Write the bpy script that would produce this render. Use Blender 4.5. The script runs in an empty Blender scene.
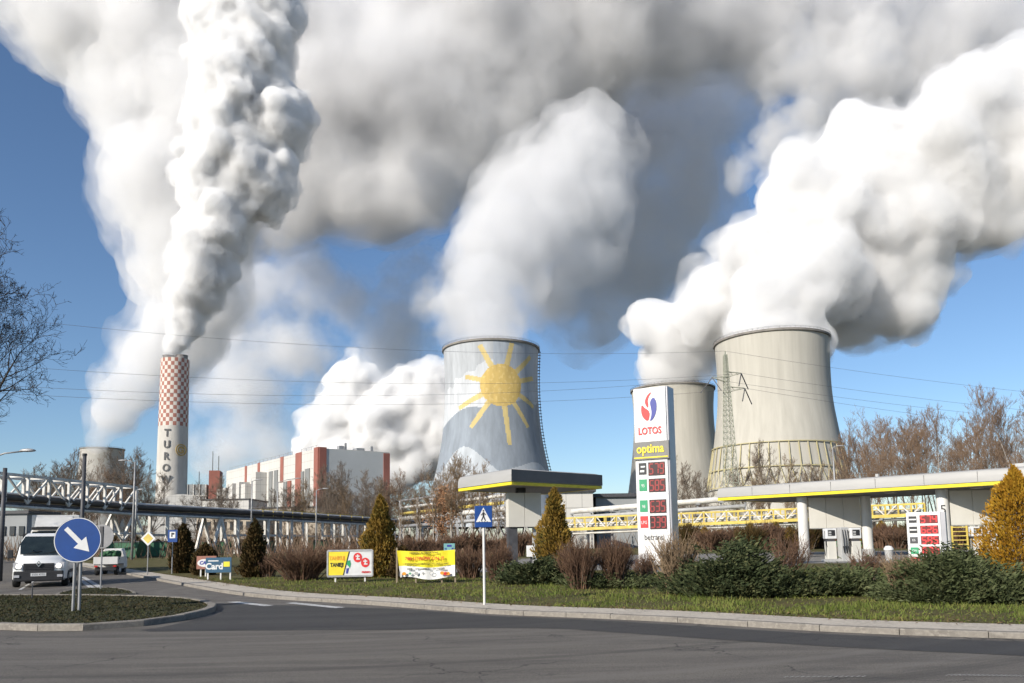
import bpy, bmesh, math, random
from mathutils import Vector, Matrix, Euler, noise
R = math.radians
SC = bpy.context.scene
COL = SC.collection

# ---------------------------------------------------------------- camera
EYE = 1.65
F_PX = 796.0
PITCH, ROLL = R(6.0), R(0.9)
cam_data = bpy.data.cameras.new('camera')
cam = bpy.data.objects.new('camera', cam_data)
COL.objects.link(cam)
SC.camera = cam
cam_data.sensor_width = 36.0
cam_data.lens = F_PX / 1024 * 36.0
cam_data.clip_start = 0.1
cam_data.clip_end = 60000
SHIFT = 540 - 341.5 - F_PX * math.tan(PITCH)
cam_data.shift_y = SHIFT / 1024
CAM_M = Matrix.Rotation(math.pi / 2 + PITCH, 4, 'X') @ Matrix.Rotation(-ROLL, 4, 'Z')
CAM_M = Matrix.Translation((0, 0, EYE)) @ CAM_M
cam.matrix_world = CAM_M

# ---------------------------------------------------------------- light
SUN_ELEV, SUN_AZ = R(27), R(-137)        # azimuth from +Y, clockwise seen from above
sun_dir = Vector((math.sin(SUN_AZ) * math.cos(SUN_ELEV), math.cos(SUN_AZ) * math.cos(SUN_ELEV), math.sin(SUN_ELEV)))
world = bpy.data.worlds.new('World')
SC.world = world
world.use_nodes = True
wn, wl = world.node_tree.nodes, world.node_tree.links
wn.clear()
w_out = wn.new('ShaderNodeOutputWorld')
w_bg = wn.new('ShaderNodeBackground')
w_sky = wn.new('ShaderNodeTexSky')
w_sky.sky_type = 'NISHITA'
w_sky.sun_disc = False
w_sky.sun_elevation = SUN_ELEV
w_sky.sun_rotation = SUN_AZ
w_sky.altitude = 300
w_sky.air_density = 1.0
w_sky.dust_density = 0.35
w_sky.ozone_density = 4.5
w_bg.inputs['Strength'].default_value = 0.095
wl.new(w_sky.outputs[0], w_bg.inputs['Color'])
wl.new(w_bg.outputs[0], w_out.inputs['Surface'])
sd = bpy.data.lights.new('sun', 'SUN')
sd.energy = 4.6
sd.angle = R(0.5)
sd.color = (1.0, 0.93, 0.83)
sun = bpy.data.objects.new('sun', sd)
COL.objects.link(sun)
sun.rotation_euler = sun_dir.to_track_quat('Z', 'Y').to_euler()
sun.location = sun_dir * 300

SC.view_settings.view_transform = 'Standard'
SC.view_settings.look = 'None'
SC.view_settings.gamma = 1
SC.view_settings.exposure = 0.45
SC.render.engine = 'CYCLES'
cy = SC.cycles
cy.max_bounces = 24
cy.diffuse_bounces = 3
cy.glossy_bounces = 3
cy.transmission_bounces = 4
cy.volume_bounces = 10
cy.transparent_max_bounces = 16
cy.use_denoising = True
cy.use_adaptive_sampling = True
cy.adaptive_threshold = 0.025
# ---------------------------------------------------------------- helpers
def P(px, py, Y):
    """point at depth Y (world y) seen in the photograph at pixel px, py"""
    d = CAM_M.to_3x3() @ Vector(((px - 512) / F_PX, (341.5 + SHIFT - py) / F_PX, -1))
    return Vector((0, 0, EYE)) + d * (Y / d.y)

def G(px, py, z=0.0):
    """point on the plane z seen at pixel px, py"""
    d = CAM_M.to_3x3() @ Vector(((px - 512) / F_PX, (341.5 + SHIFT - py) / F_PX, -1))
    return Vector((0, 0, EYE)) + d * ((z - EYE) / d.z)

def new_mat(name, rough=0.7, metal=0.0, spec=None):
    m = bpy.data.materials.new(name)
    m.use_nodes = True
    b = m.node_tree.nodes['Principled BSDF']
    b.inputs['Roughness'].default_value = rough
    b.inputs['Metallic'].default_value = metal
    if spec is not None:
        b.inputs['Specular IOR Level'].default_value = spec
    return m, m.node_tree.nodes, m.node_tree.links, b

def rgb(c):
    return (c[0], c[1], c[2], 1)

def mat(name, c, rough=0.6, metal=0.0, var=0.15, scale=3.0, c2=None, bump=0.0, bscale=20.0, coord='Object', stretch=(1, 1, 1), spec=None, lo=0.35, hi=0.65):
    """painted or raw surface with uneven colour: two noises mixed over the base colour"""
    m, n, l, b = new_mat(name, rough, metal, spec)
    if c2 is None:
        c2 = tuple(v * (1 - var) for v in c)
        c1 = tuple(min(1, v * (1 + var * .5)) for v in c)
    else:
        c1 = c
    tc = n.new('ShaderNodeTexCoord')
    mp = n.new('ShaderNodeMapping')
    mp.inputs['Scale'].default_value = stretch
    l.new(tc.outputs[coord], mp.inputs['Vector'])
    t = n.new('ShaderNodeTexNoise')
    t.inputs['Scale'].default_value = scale
    t.inputs['Detail'].default_value = 7
    t.inputs['Roughness'].default_value = .62
    l.new(mp.outputs[0], t.inputs['Vector'])
    r = n.new('ShaderNodeValToRGB')
    r.color_ramp.elements[0].position = lo
    r.color_ramp.elements[0].color = rgb(c2)
    r.color_ramp.elements[1].position = hi
    r.color_ramp.elements[1].color = rgb(c1)
    l.new(t.outputs['Fac'], r.inputs['Fac'])
    l.new(r.outputs[0], b.inputs['Base Color'])
    if bump:
        t2 = n.new('ShaderNodeTexNoise')
        t2.inputs['Scale'].default_value = bscale
        t2.inputs['Detail'].default_value = 5
        l.new(mp.outputs[0], t2.inputs['Vector'])
        bp = n.new('ShaderNodeBump')
        bp.inputs['Strength'].default_value = bump
        bp.inputs['Distance'].default_value = .05
        l.new(t2.outputs['Fac'], bp.inputs['Height'])
        l.new(bp.outputs[0], b.inputs['Normal'])
    return m

def vcmat(name, rough=.7, var=.2, scale=.3, stretch=(1, 1, 1), spec=None):
    """paint colours kept in the mesh attribute 'paint' with weathering on top"""
    m, n, l, b = new_mat(name, rough, 0, spec)
    a = n.new('ShaderNodeAttribute')
    a.attribute_name = 'paint'
    tc = n.new('ShaderNodeTexCoord')
    mp = n.new('ShaderNodeMapping')
    mp.inputs['Scale'].default_value = stretch
    l.new(tc.outputs['Object'], mp.inputs['Vector'])
    t = n.new('ShaderNodeTexNoise')
    t.inputs['Scale'].default_value = scale
    t.inputs['Detail'].default_value = 8
    t.inputs['Roughness'].default_value = .65
    l.new(mp.outputs[0], t.inputs['Vector'])
    mr = n.new('ShaderNodeMapRange')
    mr.inputs['From Min'].default_value = .3
    mr.inputs['From Max'].default_value = .7
    mr.inputs['To Min'].default_value = 1 - var
    mr.inputs['To Max'].default_value = 1 + var * .4
    l.new(t.outputs['Fac'], mr.inputs['Value'])
    mx = n.new('ShaderNodeVectorMath')
    mx.operation = 'SCALE'
    l.new(a.outputs['Color'], mx.inputs[0])
    l.new(mr.outputs[0], mx.inputs['Scale'])
    l.new(mx.outputs[0], b.inputs['Base Color'])
    return m

def emit_mat(name, c, s=1.0):
    m = bpy.data.materials.new(name)
    m.use_nodes = True
    b = m.node_tree.nodes['Principled BSDF']
    b.inputs['Base Color'].default_value = rgb(tuple(v * .3 for v in c))
    b.inputs['Emission Color'].default_value = rgb(c)
    b.inputs['Emission Strength'].default_value = s
    return m

def tag(o, label=None, cat=None, group=None, kind=None):
    if label: o['label'] = label
    if cat: o['category'] = cat
    if group: o['group'] = group
    if kind: o['kind'] = kind
    return o

def empty(name, loc=(0, 0, 0), rz=0.0, label=None, cat=None, group=None):
    o = bpy.data.objects.new(name, None)
    COL.objects.link(o)
    o.location = loc
    o.rotation_euler = (0, 0, rz)
    o.empty_display_size = .3
    return tag(o, label, cat, group)

def copy_tree(o, parent=None):
    c = o.copy()
    COL.objects.link(c)
    if parent:
        c.parent = parent
    for ch in list(o.children):
        copy_tree(ch, c)
    return c

class MB:
    """collects shapes and links them as one mesh object"""
    def __init__(s):
        s.v, s.f, s.mi, s.col = [], [], [], []
        s.cur = 0
        s.c = None
    def add(s, vs, fs):
        k = len(s.v)
        s.v += [tuple(v) for v in vs]
        s.f += [tuple(i + k for i in f) for f in fs]
        s.mi += [s.cur] * len(fs)
        s.col += [s.c] * len(fs)
        return s
    def box(s, c, d, rz=0.0, M=None):
        x, y, z = d[0] / 2, d[1] / 2, d[2] / 2
        vs = [Vector((a, b, e)) for a in (-x, x) for b in (-y, y) for e in (-z, z)]
        rot = M if M is not None else Matrix.Rotation(rz, 3, 'Z')
        vs = [rot @ v + Vector(c) for v in vs]
        return s.add(vs, [(0, 1, 3, 2), (4, 6, 7, 5), (0, 4, 5, 1), (2, 3, 7, 6), (0, 2, 6, 4), (1, 5, 7, 3)])
    def bar(s, a, b, w, h=None, up=(0, 0, 1)):
        a, b = Vector(a), Vector(b)
        h = w if h is None else h
        d = b - a
        L = d.length
        if L < 1e-6: return s
        d.normalize()
        up = Vector(up)
        if abs(d.dot(up)) > .99: up = Vector((0, 1, 0))
        x = d.cross(up).normalized()
        y = x.cross(d)
        M = Matrix((x, d, y)).transposed()
        return s.box((a + b) / 2, (w, L, h), M=M)
    def tube(s, pts, r, n=8, caps=True):
        pts = [Vector(p) for p in pts]
        rs = r if isinstance(r, (list, tuple)) else [r] * len(pts)
        rings = []
        ref = Vector((0, 0, 1))
        for i, p in enumerate(pts):
            t = (pts[min(i + 1, len(pts) - 1)] - pts[max(i - 1, 0)]).normalized()
            q = ref if abs(t.dot(ref)) < .95 else Vector((1, 0, 0))
            x = t.cross(q).normalized()
            y = x.cross(t)
            rings.append([p + (x * math.cos(a) + y * math.sin(a)) * rs[i] for a in [2 * math.pi * k / n for k in range(n)]])
        vs = [v for rg in rings for v in rg]
        fs = []
        for i in range(len(pts) - 1):
            for k in range(n):
                a, b = i * n + k, i * n + (k + 1) % n
                fs.append((a, b, b + n, a + n))
        if caps:
            fs.append(tuple(range(n - 1, -1, -1)))
            fs.append(tuple(range((len(pts) - 1) * n, len(pts) * n)))
        return s.add(vs, fs)
    def cyl(s, a, b, r, n=12, r2=None):
        return s.tube([a, b], [r, r if r2 is None else r2], n)
    def lathe(s, prof, n=48, c=(0, 0, 0), close=False):
        """profile of (radius, z) turned round the z axis"""
        vs = []
        for r, z in prof:
            for k in range(n):
                a = 2 * math.pi * k / n
                vs.append((c[0] + r * math.cos(a), c[1] + r * math.sin(a), c[2] + z))
        fs = []
        m = len(prof)
        for i in range(m if close else m - 1):
            j = (i + 1) % m
            for k in range(n):
                k2 = (k + 1) % n
                fs.append((i * n + k, i * n + k2, j * n + k2, j * n + k))
        return s.add(vs, fs)
    def prism(s, poly, axis, t, M=None):
        """polygon (2-D list) extruded by t along axis: 'y' = outline in xz, 'z' = outline in xy, 'x' = outline in yz"""
        n = len(poly)
        def w(p, e):
            v = {'y': (p[0], e, p[1]), 'z': (p[0], p[1], e), 'x': (e, p[0], p[1])}[axis]
            v = Vector(v)
            return M @ v if M is not None else v
        vs = [w(p, 0) for p in poly] + [w(p, t) for p in poly]
        fs = [tuple(range(n)), tuple(range(2 * n - 1, n - 1, -1))]
        for i in range(n):
            j = (i + 1) % n
            fs.append((j, i, i + n, j + n))
        return s.add(vs, fs)
    def disc(s, c, r, n=32, ry=None, M=None):
        """flat disc in the xz plane facing -y"""
        ry = r if ry is None else ry
        vs = [Vector((c[0] + r * math.cos(2 * math.pi * k / n), c[1], c[2] + ry * math.sin(2 * math.pi * k / n))) for k in range(n)]
        return s.add(vs, [tuple(range(n))])
    def build(s, name, m, parent=None, smooth=False, M=None, normals=True, sharp=None):
        me = bpy.data.meshes.new(name)
        vs = s.v if M is None else [tuple(M @ Vector(v)) for v in s.v]
        me.from_pydata(vs, [], s.f)
        for q in (m if isinstance(m, (list, tuple)) else [m]):
            me.materials.append(q)
        if isinstance(m, (list, tuple)):
            me.polygons.foreach_set('material_index', s.mi)
        if any(c is not None for c in s.col):
            at = me.attributes.new('paint', 'FLOAT_COLOR', 'FACE')
            flat = []
            for c in s.col:
                flat += list(c if c is not None else (.8, .8, .8)) + [1]
            at.data.foreach_set('color', flat)
        if normals:
            bm = bmesh.new()
            bm.from_mesh(me)
            bmesh.ops.recalc_face_normals(bm, faces=bm.faces)
            bm.to_mesh(me)
            bm.free()
        if smooth:
            me.polygons.foreach_set('use_smooth', [True] * len(me.polygons))
            if sharp:
                me.set_sharp_from_angle(angle=R(sharp))
        me.update()
        o = bpy.data.objects.new(name, me)
        COL.objects.link(o)
        if parent: o.parent = parent
        return o

def bevel(o, w=.02, seg=2, ang=40):
    b = o.modifiers.new('bevel', 'BEVEL')
    b.width = w
    b.segments = seg
    b.limit_method = 'ANGLE'
    b.angle_limit = R(ang)
    return o

def text(name, body, size, m, parent=None, loc=(0, 0, 0), rot=(math.pi / 2, 0, 0), align='CENTER', ext=.004, bold=0.0, sx=1.0, shear=0.0):
    cu = bpy.data.curves.new(name, 'FONT')
    cu.body = body
    cu.size = size
    cu.align_x = align
    cu.align_y = 'CENTER'
    cu.extrude = ext
    cu.offset = bold
    cu.shear = shear
    cu.resolution_u = 3
    o = bpy.data.objects.new(name, cu)
    COL.objects.link(o)
    dg = bpy.context.evaluated_depsgraph_get()
    me = bpy.data.meshes.new_from_object(o.evaluated_get(dg))
    bpy.data.objects.remove(o)
    me.name = name
    me.materials.clear()
    me.materials.append(m)
    o = bpy.data.objects.new(name, me)
    COL.objects.link(o)
    o.location = loc
    o.rotation_euler = rot
    o.scale = (sx, 1, 1)
    if parent: o.parent = parent
    return o
# ---------------------------------------------------------------- ground, road, verge
def sheet(name, pts, z, m, kind='structure'):
    mb = MB()
    mb.add([(p[0], p[1], z) for p in pts], [tuple(range(len(pts)))])
    o = mb.build(name, m, normals=False)
    if o.data.polygons[0].normal.z < 0:
        o.data.flip_normals()
    return tag(o, kind=kind)

def densify(pts, step):
    out = []
    for a, b in zip(pts[:-1], pts[1:]):
        a, b = Vector(a), Vector(b)
        n = max(1, int((b - a).length / step))
        out += [a.lerp(b, k / n) for k in range(n)]
    out.append(Vector(pts[-1]))
    return out

def smooth_line(pts, it=2):
    pts = [Vector(p) for p in pts]
    for _ in range(it):
        q = [pts[0]]
        for a, b in zip(pts[:-1], pts[1:]):
            q += [a.lerp(b, .25), a.lerp(b, .75)]
        q.append(pts[-1])
        pts = q
    return pts

def layered_ground(name, cols, scales, rough=.9, bump=.5, bscale=30, streak=None, spec=.2):
    """three procedural noises laid over each other"""
    m, n, l, b = new_mat(name, rough, 0, spec)
    tc = n.new('ShaderNodeTexCoord')
    prev = None
    for i, (c, s) in enumerate(zip(cols, scales)):
        if prev is None:
            q = n.new('ShaderNodeRGB')
            q.outputs[0].default_value = rgb(c)
            prev = q.outputs[0]
            continue
        t = n.new('ShaderNodeTexNoise')
        t.inputs['Scale'].default_value = s
        t.inputs['Detail'].default_value = 8
        t.inputs['Roughness'].default_value = .68
        if streak and i == streak[0]:
            mp = n.new('ShaderNodeMapping')
            mp.inputs['Rotation'].default_value = (0, 0, streak[1])
            mp.inputs['Scale'].default_value = (1, streak[2], 1)
            l.new(tc.outputs['Object'], mp.inputs['Vector'])
            l.new(mp.outputs[0], t.inputs['Vector'])
        else:
            l.new(tc.outputs['Object'], t.inputs['Vector'])
        mr = n.new('ShaderNodeMapRange')
        mr.inputs['From Min'].default_value = .45
        mr.inputs['From Max'].default_value = .62
        l.new(t.outputs['Fac'], mr.inputs['Value'])
        mx = n.new('ShaderNodeMixRGB')
        l.new(mr.outputs[0], mx.inputs['Fac'])
        l.new(prev, mx.inputs['Color1'])
        mx.inputs['Color2'].default_value = rgb(c)
        prev = mx.outputs[0]
    l.new(prev, b.inputs['Base Color'])
    t2 = n.new('ShaderNodeTexNoise')
    t2.inputs['Scale'].default_value = bscale
    t2.inputs['Detail'].default_value = 6
    l.new(tc.outputs['Object'], t2.inputs['Vector'])
    bp = n.new('ShaderNodeBump')
    bp.inputs['Strength'].default_value = bump
    bp.inputs['Distance'].default_value = .03
    l.new(t2.outputs['Fac'], bp.inputs['Height'])
    l.new(bp.outputs[0], b.inputs['Normal'])
    return m

m_earth = layered_ground('earth', [(.075, .065, .04), (.05, .045, .022), (.10, .085, .05)], [0, .05, .6])
m_asphalt = layered_ground('asphalt', [(.135, .12, .102), (.095, .085, .074), (.18, .162, .136), (.08, .072, .064)], [0, .35, .22, 45], .82, .35, 90, streak=(2, R(12), 9), spec=.35)
def worn_road(m, dark, light):
    """aggregate, cracks, stains and dusty tyre arcs on top of the asphalt colour"""
    n, l = m.node_tree.nodes, m.node_tree.links
    b = n['Principled BSDF']
    prev = b.inputs['Base Color'].links[0].from_socket
    tc = [q for q in n if q.type == 'TEX_COORD'][0].outputs['Object']
    def mixc(prev, fac, col, mode='MIX'):
        x = n.new('ShaderNodeMixRGB'); x.blend_type = mode
        l.new(fac, x.inputs['Fac']); l.new(prev, x.inputs['Color1']); x.inputs['Color2'].default_value = rgb(col)
        return x.outputs[0]
    def ramp(src, a, b_, top=1.0):
        r = n.new('ShaderNodeMapRange'); r.inputs['From Min'].default_value = a; r.inputs['From Max'].default_value = b_; r.inputs['To Max'].default_value = top
        l.new(src, r.inputs['Value']); return r.outputs[0]
    ag = n.new('ShaderNodeTexVoronoi'); ag.inputs['Scale'].default_value = 70; l.new(tc, ag.inputs['Vector'])
    sp = n.new('ShaderNodeSeparateColor'); l.new(ag.outputs['Color'], sp.inputs[0])
    prev = mixc(prev, ramp(sp.outputs[0], .80, .95, .55), light)
    prev = mixc(prev, ramp(sp.outputs[1], .80, .95, .5), dark)
    # tyre arcs: rings round the mouth of the side road
    mp = n.new('ShaderNodeMapping'); mp.inputs['Location'].default_value = (6, -31, 0); l.new(tc, mp.inputs['Vector'])
    ln = n.new('ShaderNodeVectorMath'); ln.operation = 'LENGTH'; l.new(mp.outputs[0], ln.inputs[0])
    wv = n.new('ShaderNodeTexNoise'); wv.noise_dimensions = '1D'; wv.inputs['Scale'].default_value = 1.1; wv.inputs['Detail'].default_value = 6; wv.inputs['Roughness'].default_value = .7
    l.new(ln.outputs['Value'], wv.inputs['W'])
    prev = mixc(prev, ramp(wv.outputs['Fac'], .5, .68, .5), light)
    prev = mixc(prev, ramp(wv.outputs['Fac'], .46, .32, .45), dark)
    st = n.new('ShaderNodeTexNoise'); st.inputs['Scale'].default_value = .9; st.inputs['Detail'].default_value = 9; st.inputs['Roughness'].default_value = .75; l.new(tc, st.inputs['Vector'])
    prev = mixc(prev, ramp(st.outputs['Fac'], .60, .70, .55), dark)
    # cracks
    wp = n.new('ShaderNodeTexNoise'); wp.inputs['Scale'].default_value = 1.6; wp.inputs['Detail'].default_value = 5; l.new(tc, wp.inputs['Vector'])
    ad = n.new('ShaderNodeMixRGB'); ad.inputs['Fac'].default_value = .12; ad.blend_type = 'ADD'; l.new(tc, ad.inputs['Color1']); l.new(wp.outputs['Color'], ad.inputs['Color2'])
    sc_ = n.new('ShaderNodeVectorMath'); sc_.operation = 'SCALE'; sc_.inputs['Scale'].default_value = 1.0
    l.new(wp.outputs['Color'], sc_.inputs[0])
    av = n.new('ShaderNodeVectorMath'); av.operation = 'ADD'; l.new(tc, av.inputs[0]); l.new(sc_.outputs[0], av.inputs[1])
    vo = n.new('ShaderNodeTexVoronoi'); vo.feature = 'DISTANCE_TO_EDGE'; vo.inputs['Scale'].default_value = .28; l.new(av.outputs[0], vo.inputs['Vector'])
    ck = ramp(vo.outputs['Distance'], .006, .0015)
    mk = n.new('ShaderNodeTexNoise'); mk.inputs['Scale'].default_value = .35; l.new(tc, mk.inputs['Vector'])
    mm = n.new('ShaderNodeMath'); mm.operation = 'MULTIPLY'; l.new(ck, mm.inputs[0]); l.new(ramp(mk.outputs['Fac'], .48, .55, .8), mm.inputs[1])
    prev = mixc(prev, mm.outputs[0], (.02, .019, .018))
    l.new(prev, b.inputs['Base Color'])
worn_road(m_asphalt, (.05, .045, .04), (.17, .155, .135))
m_new_asphalt = layered_ground('new_asphalt', [(.044, .041, .039), (.056, .052, .048), (.036, .034, .032)], [0, .5, 40], .75, .3, 90, spec=.4)
worn_road(m_new_asphalt, (.022, .021, .021), (.06, .056, .052))
m_turf = layered_ground('turf', [(.085, .09, .024), (.13, .105, .038), (.055, .062, .018), (.10, .07, .032)], [0, .5, 3.0, 9], .95, .7, 25)
m_paving = layered_ground('paving', [(.46, .41, .34), (.36, .32, .265), (.54, .48, .40)], [0, 1.2, 14], .9, .4, 50)
m_kerb = layered_ground('kerb_stone', [(.22, .20, .172), (.155, .14, .12), (.27, .245, .21)], [0, 1.5, 12], .9, .4, 40)
m_white_line = layered_ground('worn_white_paint', [(.70, .70, .68), (.45, .44, .42), (.13, .125, .12)], [0, 6, 22], .8, .2, 60)
m_soil = layered_ground('shade_dark_soil', [(.035, .04, .014), (.05, .04, .018), (.022, .026, .01)], [0, 3, 12], .95, .9, 30)  # island soil, its colour darkened to stand in for tree shade

tag(sheet('ground', [(-6000, -300), (6000, -300), (6000, 9000), (-6000, 9000)], -.03, m_earth))

# kerb line of the filling-station verge, from the left (far) to the right (near)
KP = [G(96, 569), G(118, 573), G(140, 577.5), G(172, 583.5), G(210, 591), G(250, 597), G(292, 600.5), G(340, 603), G(392, 606.5), G(445, 611), G(512, 615.5), G(600, 618.5), G(690, 623), G(785, 629.5), G(880, 634.5), G(1024, 639)]
KP = [Vector((p.x, p.y, 0)) for p in KP]
d_ = (KP[-1] - KP[-2]).normalized()
KP += [KP[-1] + d_ * 12, KP[-1] + d_ * 30]
d0 = (KP[0] - KP[1]).normalized()
KP = [KP[0] + d0 * 60] + KP
KL = smooth_line(KP, 2)

def offset_line(pts, d):
    out = []
    for i, p in enumerate(pts):
        t = (pts[min(i + 1, len(pts) - 1)] - pts[max(i - 1, 0)]).normalized()
        out.append(p + Vector((-t.y, t.x, 0)) * d)
    return out

VZ = .09
K1 = offset_line(KL, .18)
K2 = offset_line(KL, 1.35)
# asphalt everywhere in front of the kerb line
road_pts = [(p.x, p.y) for p in offset_line(KL, .05)]
sheet('road', road_pts + [(60, -60), (-120, -60), (-120, 100)], 0, m_asphalt)
back = [(40, 30), (120, 60), (160, 140), (-20, 160), (-60, 130)]
sheet('verge', [(p.x, p.y) for p in K2] + [(90, 40), (140, 130), (-30, 140), (-62, 110)], VZ, m_turf)
pv = MB()
n_ = len(K1)
pv.add([(p.x, p.y, VZ + .004) for p in K1] + [(p.x, p.y, VZ + .004) for p in K2], [(i, i + 1, n_ + i + 1, n_ + i) for i in range(n_ - 1)])
tag(pv.build('pavement', m_paving), kind='structure')

def kerb_mesh(line, w, h, step=1.0, gap=.012, z0=-.02):
    mb = MB()
    pts = densify(line, .25)
    acc, seg = 0, [pts[0]]
    for a, b in zip(pts[:-1], pts[1:]):
        acc += (b - a).length
        seg.append(b)
        if acc >= step:
            a_, b_ = seg[0], seg[-1]
            t = (b_ - a_).normalized()
            nrm = Vector((-t.y, t.x, 0))
            a_ = a_ + t * gap
            dz = random.uniform(-.006, .006)
            q = [a_, b_, b_ + nrm * w, a_ + nrm * w]
            c = .02
            qi = [a_ + nrm * c, b_ + nrm * c, b_ + nrm * w, a_ + nrm * w]
            vs = [Vector((p.x, p.y, z0)) for p in q] + [Vector((p.x, p.y, h - c + dz)) for p in q] + [Vector((p.x, p.y, h + dz)) for p in qi]
            mb.add(vs, [(0, 1, 5, 4), (1, 2, 6, 5), (2, 3, 7, 6), (3, 0, 4, 7), (4, 5, 9, 8), (5, 6, 10, 9), (6, 7, 11, 10), (7, 4, 8, 11), (8, 9, 10, 11)])
            acc, seg = 0, [b]
    return mb
random.seed(3)
tag(kerb_mesh(KL, .18, VZ + .012).build('kerb', m_kerb), kind='structure')

# freshly laid darker lane along the kerb
la = [G(205, 603), G(300, 606), G(400, 609), G(500, 616.5), G(600, 620.5), G(700, 626.5), G(800, 633), G(900, 637.5), G(1024, 642)]
lb = [G(1024, 656), G(900, 650.5), G(800, 645), G(700, 638.5), G(620, 633), G(560, 628.5), G(480, 628), G(400, 630), G(300, 630.5), G(210, 631), G(130, 632), G(170, 626), G(222, 613)]
sheet('new_asphalt_lane', [(p.x, p.y) for p in la] + [(16, 5.2), (15, 3.4)] + [(p.x, p.y) for p in smooth_line(lb, 1)], .004, m_new_asphalt)

# forecourt under the canopy
m_forecourt = layered_ground('forecourt_concrete', [(.20, .19, .175), (.14, .135, .125), (.25, .235, .215)], [0, .6, 8], .85, .3, 40)
sheet('forecourt', [(-6, 40), (14, 40), (16, 45), (34, 40), (60, 42), (60, 75), (10, 75), (-6, 60)], VZ + .006, m_forecourt)

# painted lines
def line_quad(mb, a, b, w, z=.009):
    a, b = Vector((a[0], a[1], z)), Vector((b[0], b[1], z))
    t = (b - a).normalized()
    nn = Vector((-t.y, t.x, 0)) * w / 2
    mb.add([a - nn, b - nn, b + nn, a + nn], [(0, 1, 2, 3)])
lm = MB()
for a, b, w in ((G(232, 602), G(269, 606), .3), (G(290, 603), G(340, 608), .3), (G(83, 577), G(101, 588), .22), (G(79, 579), G(93, 588.5), .22), (G(40, 577), G(20, 590), .12)):
    line_quad(lm, a, b, w)
tag(lm.build('road_marking', m_white_line, normals=False), kind='structure')
hm = MB()
def hatch(a, b, n, w):
    a, b = Vector((a.x, a.y, 0)), Vector((b.x, b.y, 0))
    t = (b - a).normalized()
    s_ = Vector((-t.y, t.x, 0)) * w / 2
    for k in range(n):
        c = a.lerp(b, k / n)
        e = a.lerp(b, (k + .42) / n)
        o_ = t * w * .5
        vs = [c - s_ - o_, e - s_ - o_, e + s_ + o_, c + s_ + o_]
        hm.add([(v.x, v.y, .009) for v in vs], [(0, 1, 2, 3)])
hatch(G(785, 677.5), G(868, 677), 15, .07)
hatch(G(948, 675.5), G(1060, 677), 24, .10)
m_worn_line = layered_ground('faded_white_paint', [(.32, .31, .29), (.20, .195, .185), (.42, .41, .39)], [0, 8, 30], .85, .2, 60)
tag(hm.build('hatched_marking', m_worn_line, normals=False), kind='structure')

# splitter islands
isl = [G(-60, 627), G(0, 630), (G(60, 632)), G(120, 629), G(180, 622), G(217, 612.5), G(216, 606.5), G(188, 600.5), G(120, 598.5), G(60, 598), G(0, 598), G(-60, 599)]
isl = [Vector((p.x, p.y, 0)) for p in isl]
def closed_smooth(pts, it=2):
    for _ in range(it):
        q = []
        for i, a in enumerate(pts):
            b = pts[(i + 1) % len(pts)]
            q += [a.lerp(b, .25), a.lerp(b, .75)]
        pts = q
    return pts
isl = closed_smooth(isl)
tag(kerb_mesh(isl + [isl[0]], .2, .13, .9).build('island_kerb', m_kerb), kind='structure')
isl_in = offset_line(isl, .19)
sheet('traffic_island', [(p.x, p.y) for p in isl_in], .105, m_soil)
isl2 = closed_smooth([Vector((p.x, p.y, 0)) for p in (G(58, 594), G(80, 589.5), G(110, 588), G(128, 591.5), G(136, 595), G(100, 596.5), G(62, 596.5))])
sheet('small_traffic_island', [(p.x, p.y) for p in isl2], .04, m_soil)
isl2k = kerb_mesh(isl2 + [isl2[0]], .12, .05, .8)
tag(isl2k.build('small_island_kerb', m_kerb), kind='structure')

# manhole / dry leaves / grass blades
rg = random.Random(8)
def in_poly(x, y, poly):
    c = False
    j = len(poly) - 1
    for i in range(len(poly)):
        a, b = poly[i], poly[j]
        if (a[1] > y) != (b[1] > y) and x < (b[0] - a[0]) * (y - a[1]) / (b[1] - a[1]) + a[0]:
            c = not c
        j = i
    return c
verge_poly = [(p.x, p.y) for p in K2] + [(90, 40), (140, 130), (-30, 140), (-62, 110)]
def island_mat(name, c1, c2, c3=None, scale=1.2, rough=.85, trans=0.0):
    """each leaf or blade gets its own tint, patches on top"""
    m, n, l, b = new_mat(name, rough, 0, .25)
    g = n.new('ShaderNodeNewGeometry')
    r = n.new('ShaderNodeValToRGB')
    e = r.color_ramp.elements
    e[0].color, e[1].color = rgb(c1), rgb(c2)
    if c3:
        q = e.new(.5)
        q.color = rgb(c3)
    tc = n.new('ShaderNodeTexCoord')
    t = n.new('ShaderNodeTexNoise')
    t.inputs['Scale'].default_value = scale
    t.inputs['Detail'].default_value = 4
    l.new(tc.outputs['Object'], t.inputs['Vector'])
    ma = n.new('ShaderNodeMath')
    ma.operation = 'MULTIPLY_ADD'
    ma.inputs[1].default_value = .5
    l.new(g.outputs['Random Per Island'], ma.inputs[0])
    m2 = n.new('ShaderNodeMapRange')
    m2.inputs['From Min'].default_value = .35
    m2.inputs['From Max'].default_value = .65
    m2.inputs['To Max'].default_value = .5
    l.new(t.outputs['Fac'], m2.inputs['Value'])
    l.new(m2.outputs[0], ma.inputs[2])
    l.new(ma.outputs[0], r.inputs['Fac'])
    l.new(r.outputs[0], b.inputs['Base Color'])
    if trans:
        b.inputs['Transmission Weight'].default_value = 0
        tl = n.new('ShaderNodeBsdfTranslucent')
        l.new(r.outputs[0], tl.inputs['Color'])
        mx = n.new('ShaderNodeMixShader')
        mx.inputs[0].default_value = trans
        l.new(b.outputs[0], mx.inputs[1])
        l.new(tl.outputs[0], mx.inputs[2])
        o = [q for q in n if q.type == 'OUTPUT_MATERIAL'][0]
        l.new(mx.outputs[0], o.inputs['Surface'])
    return m
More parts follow.
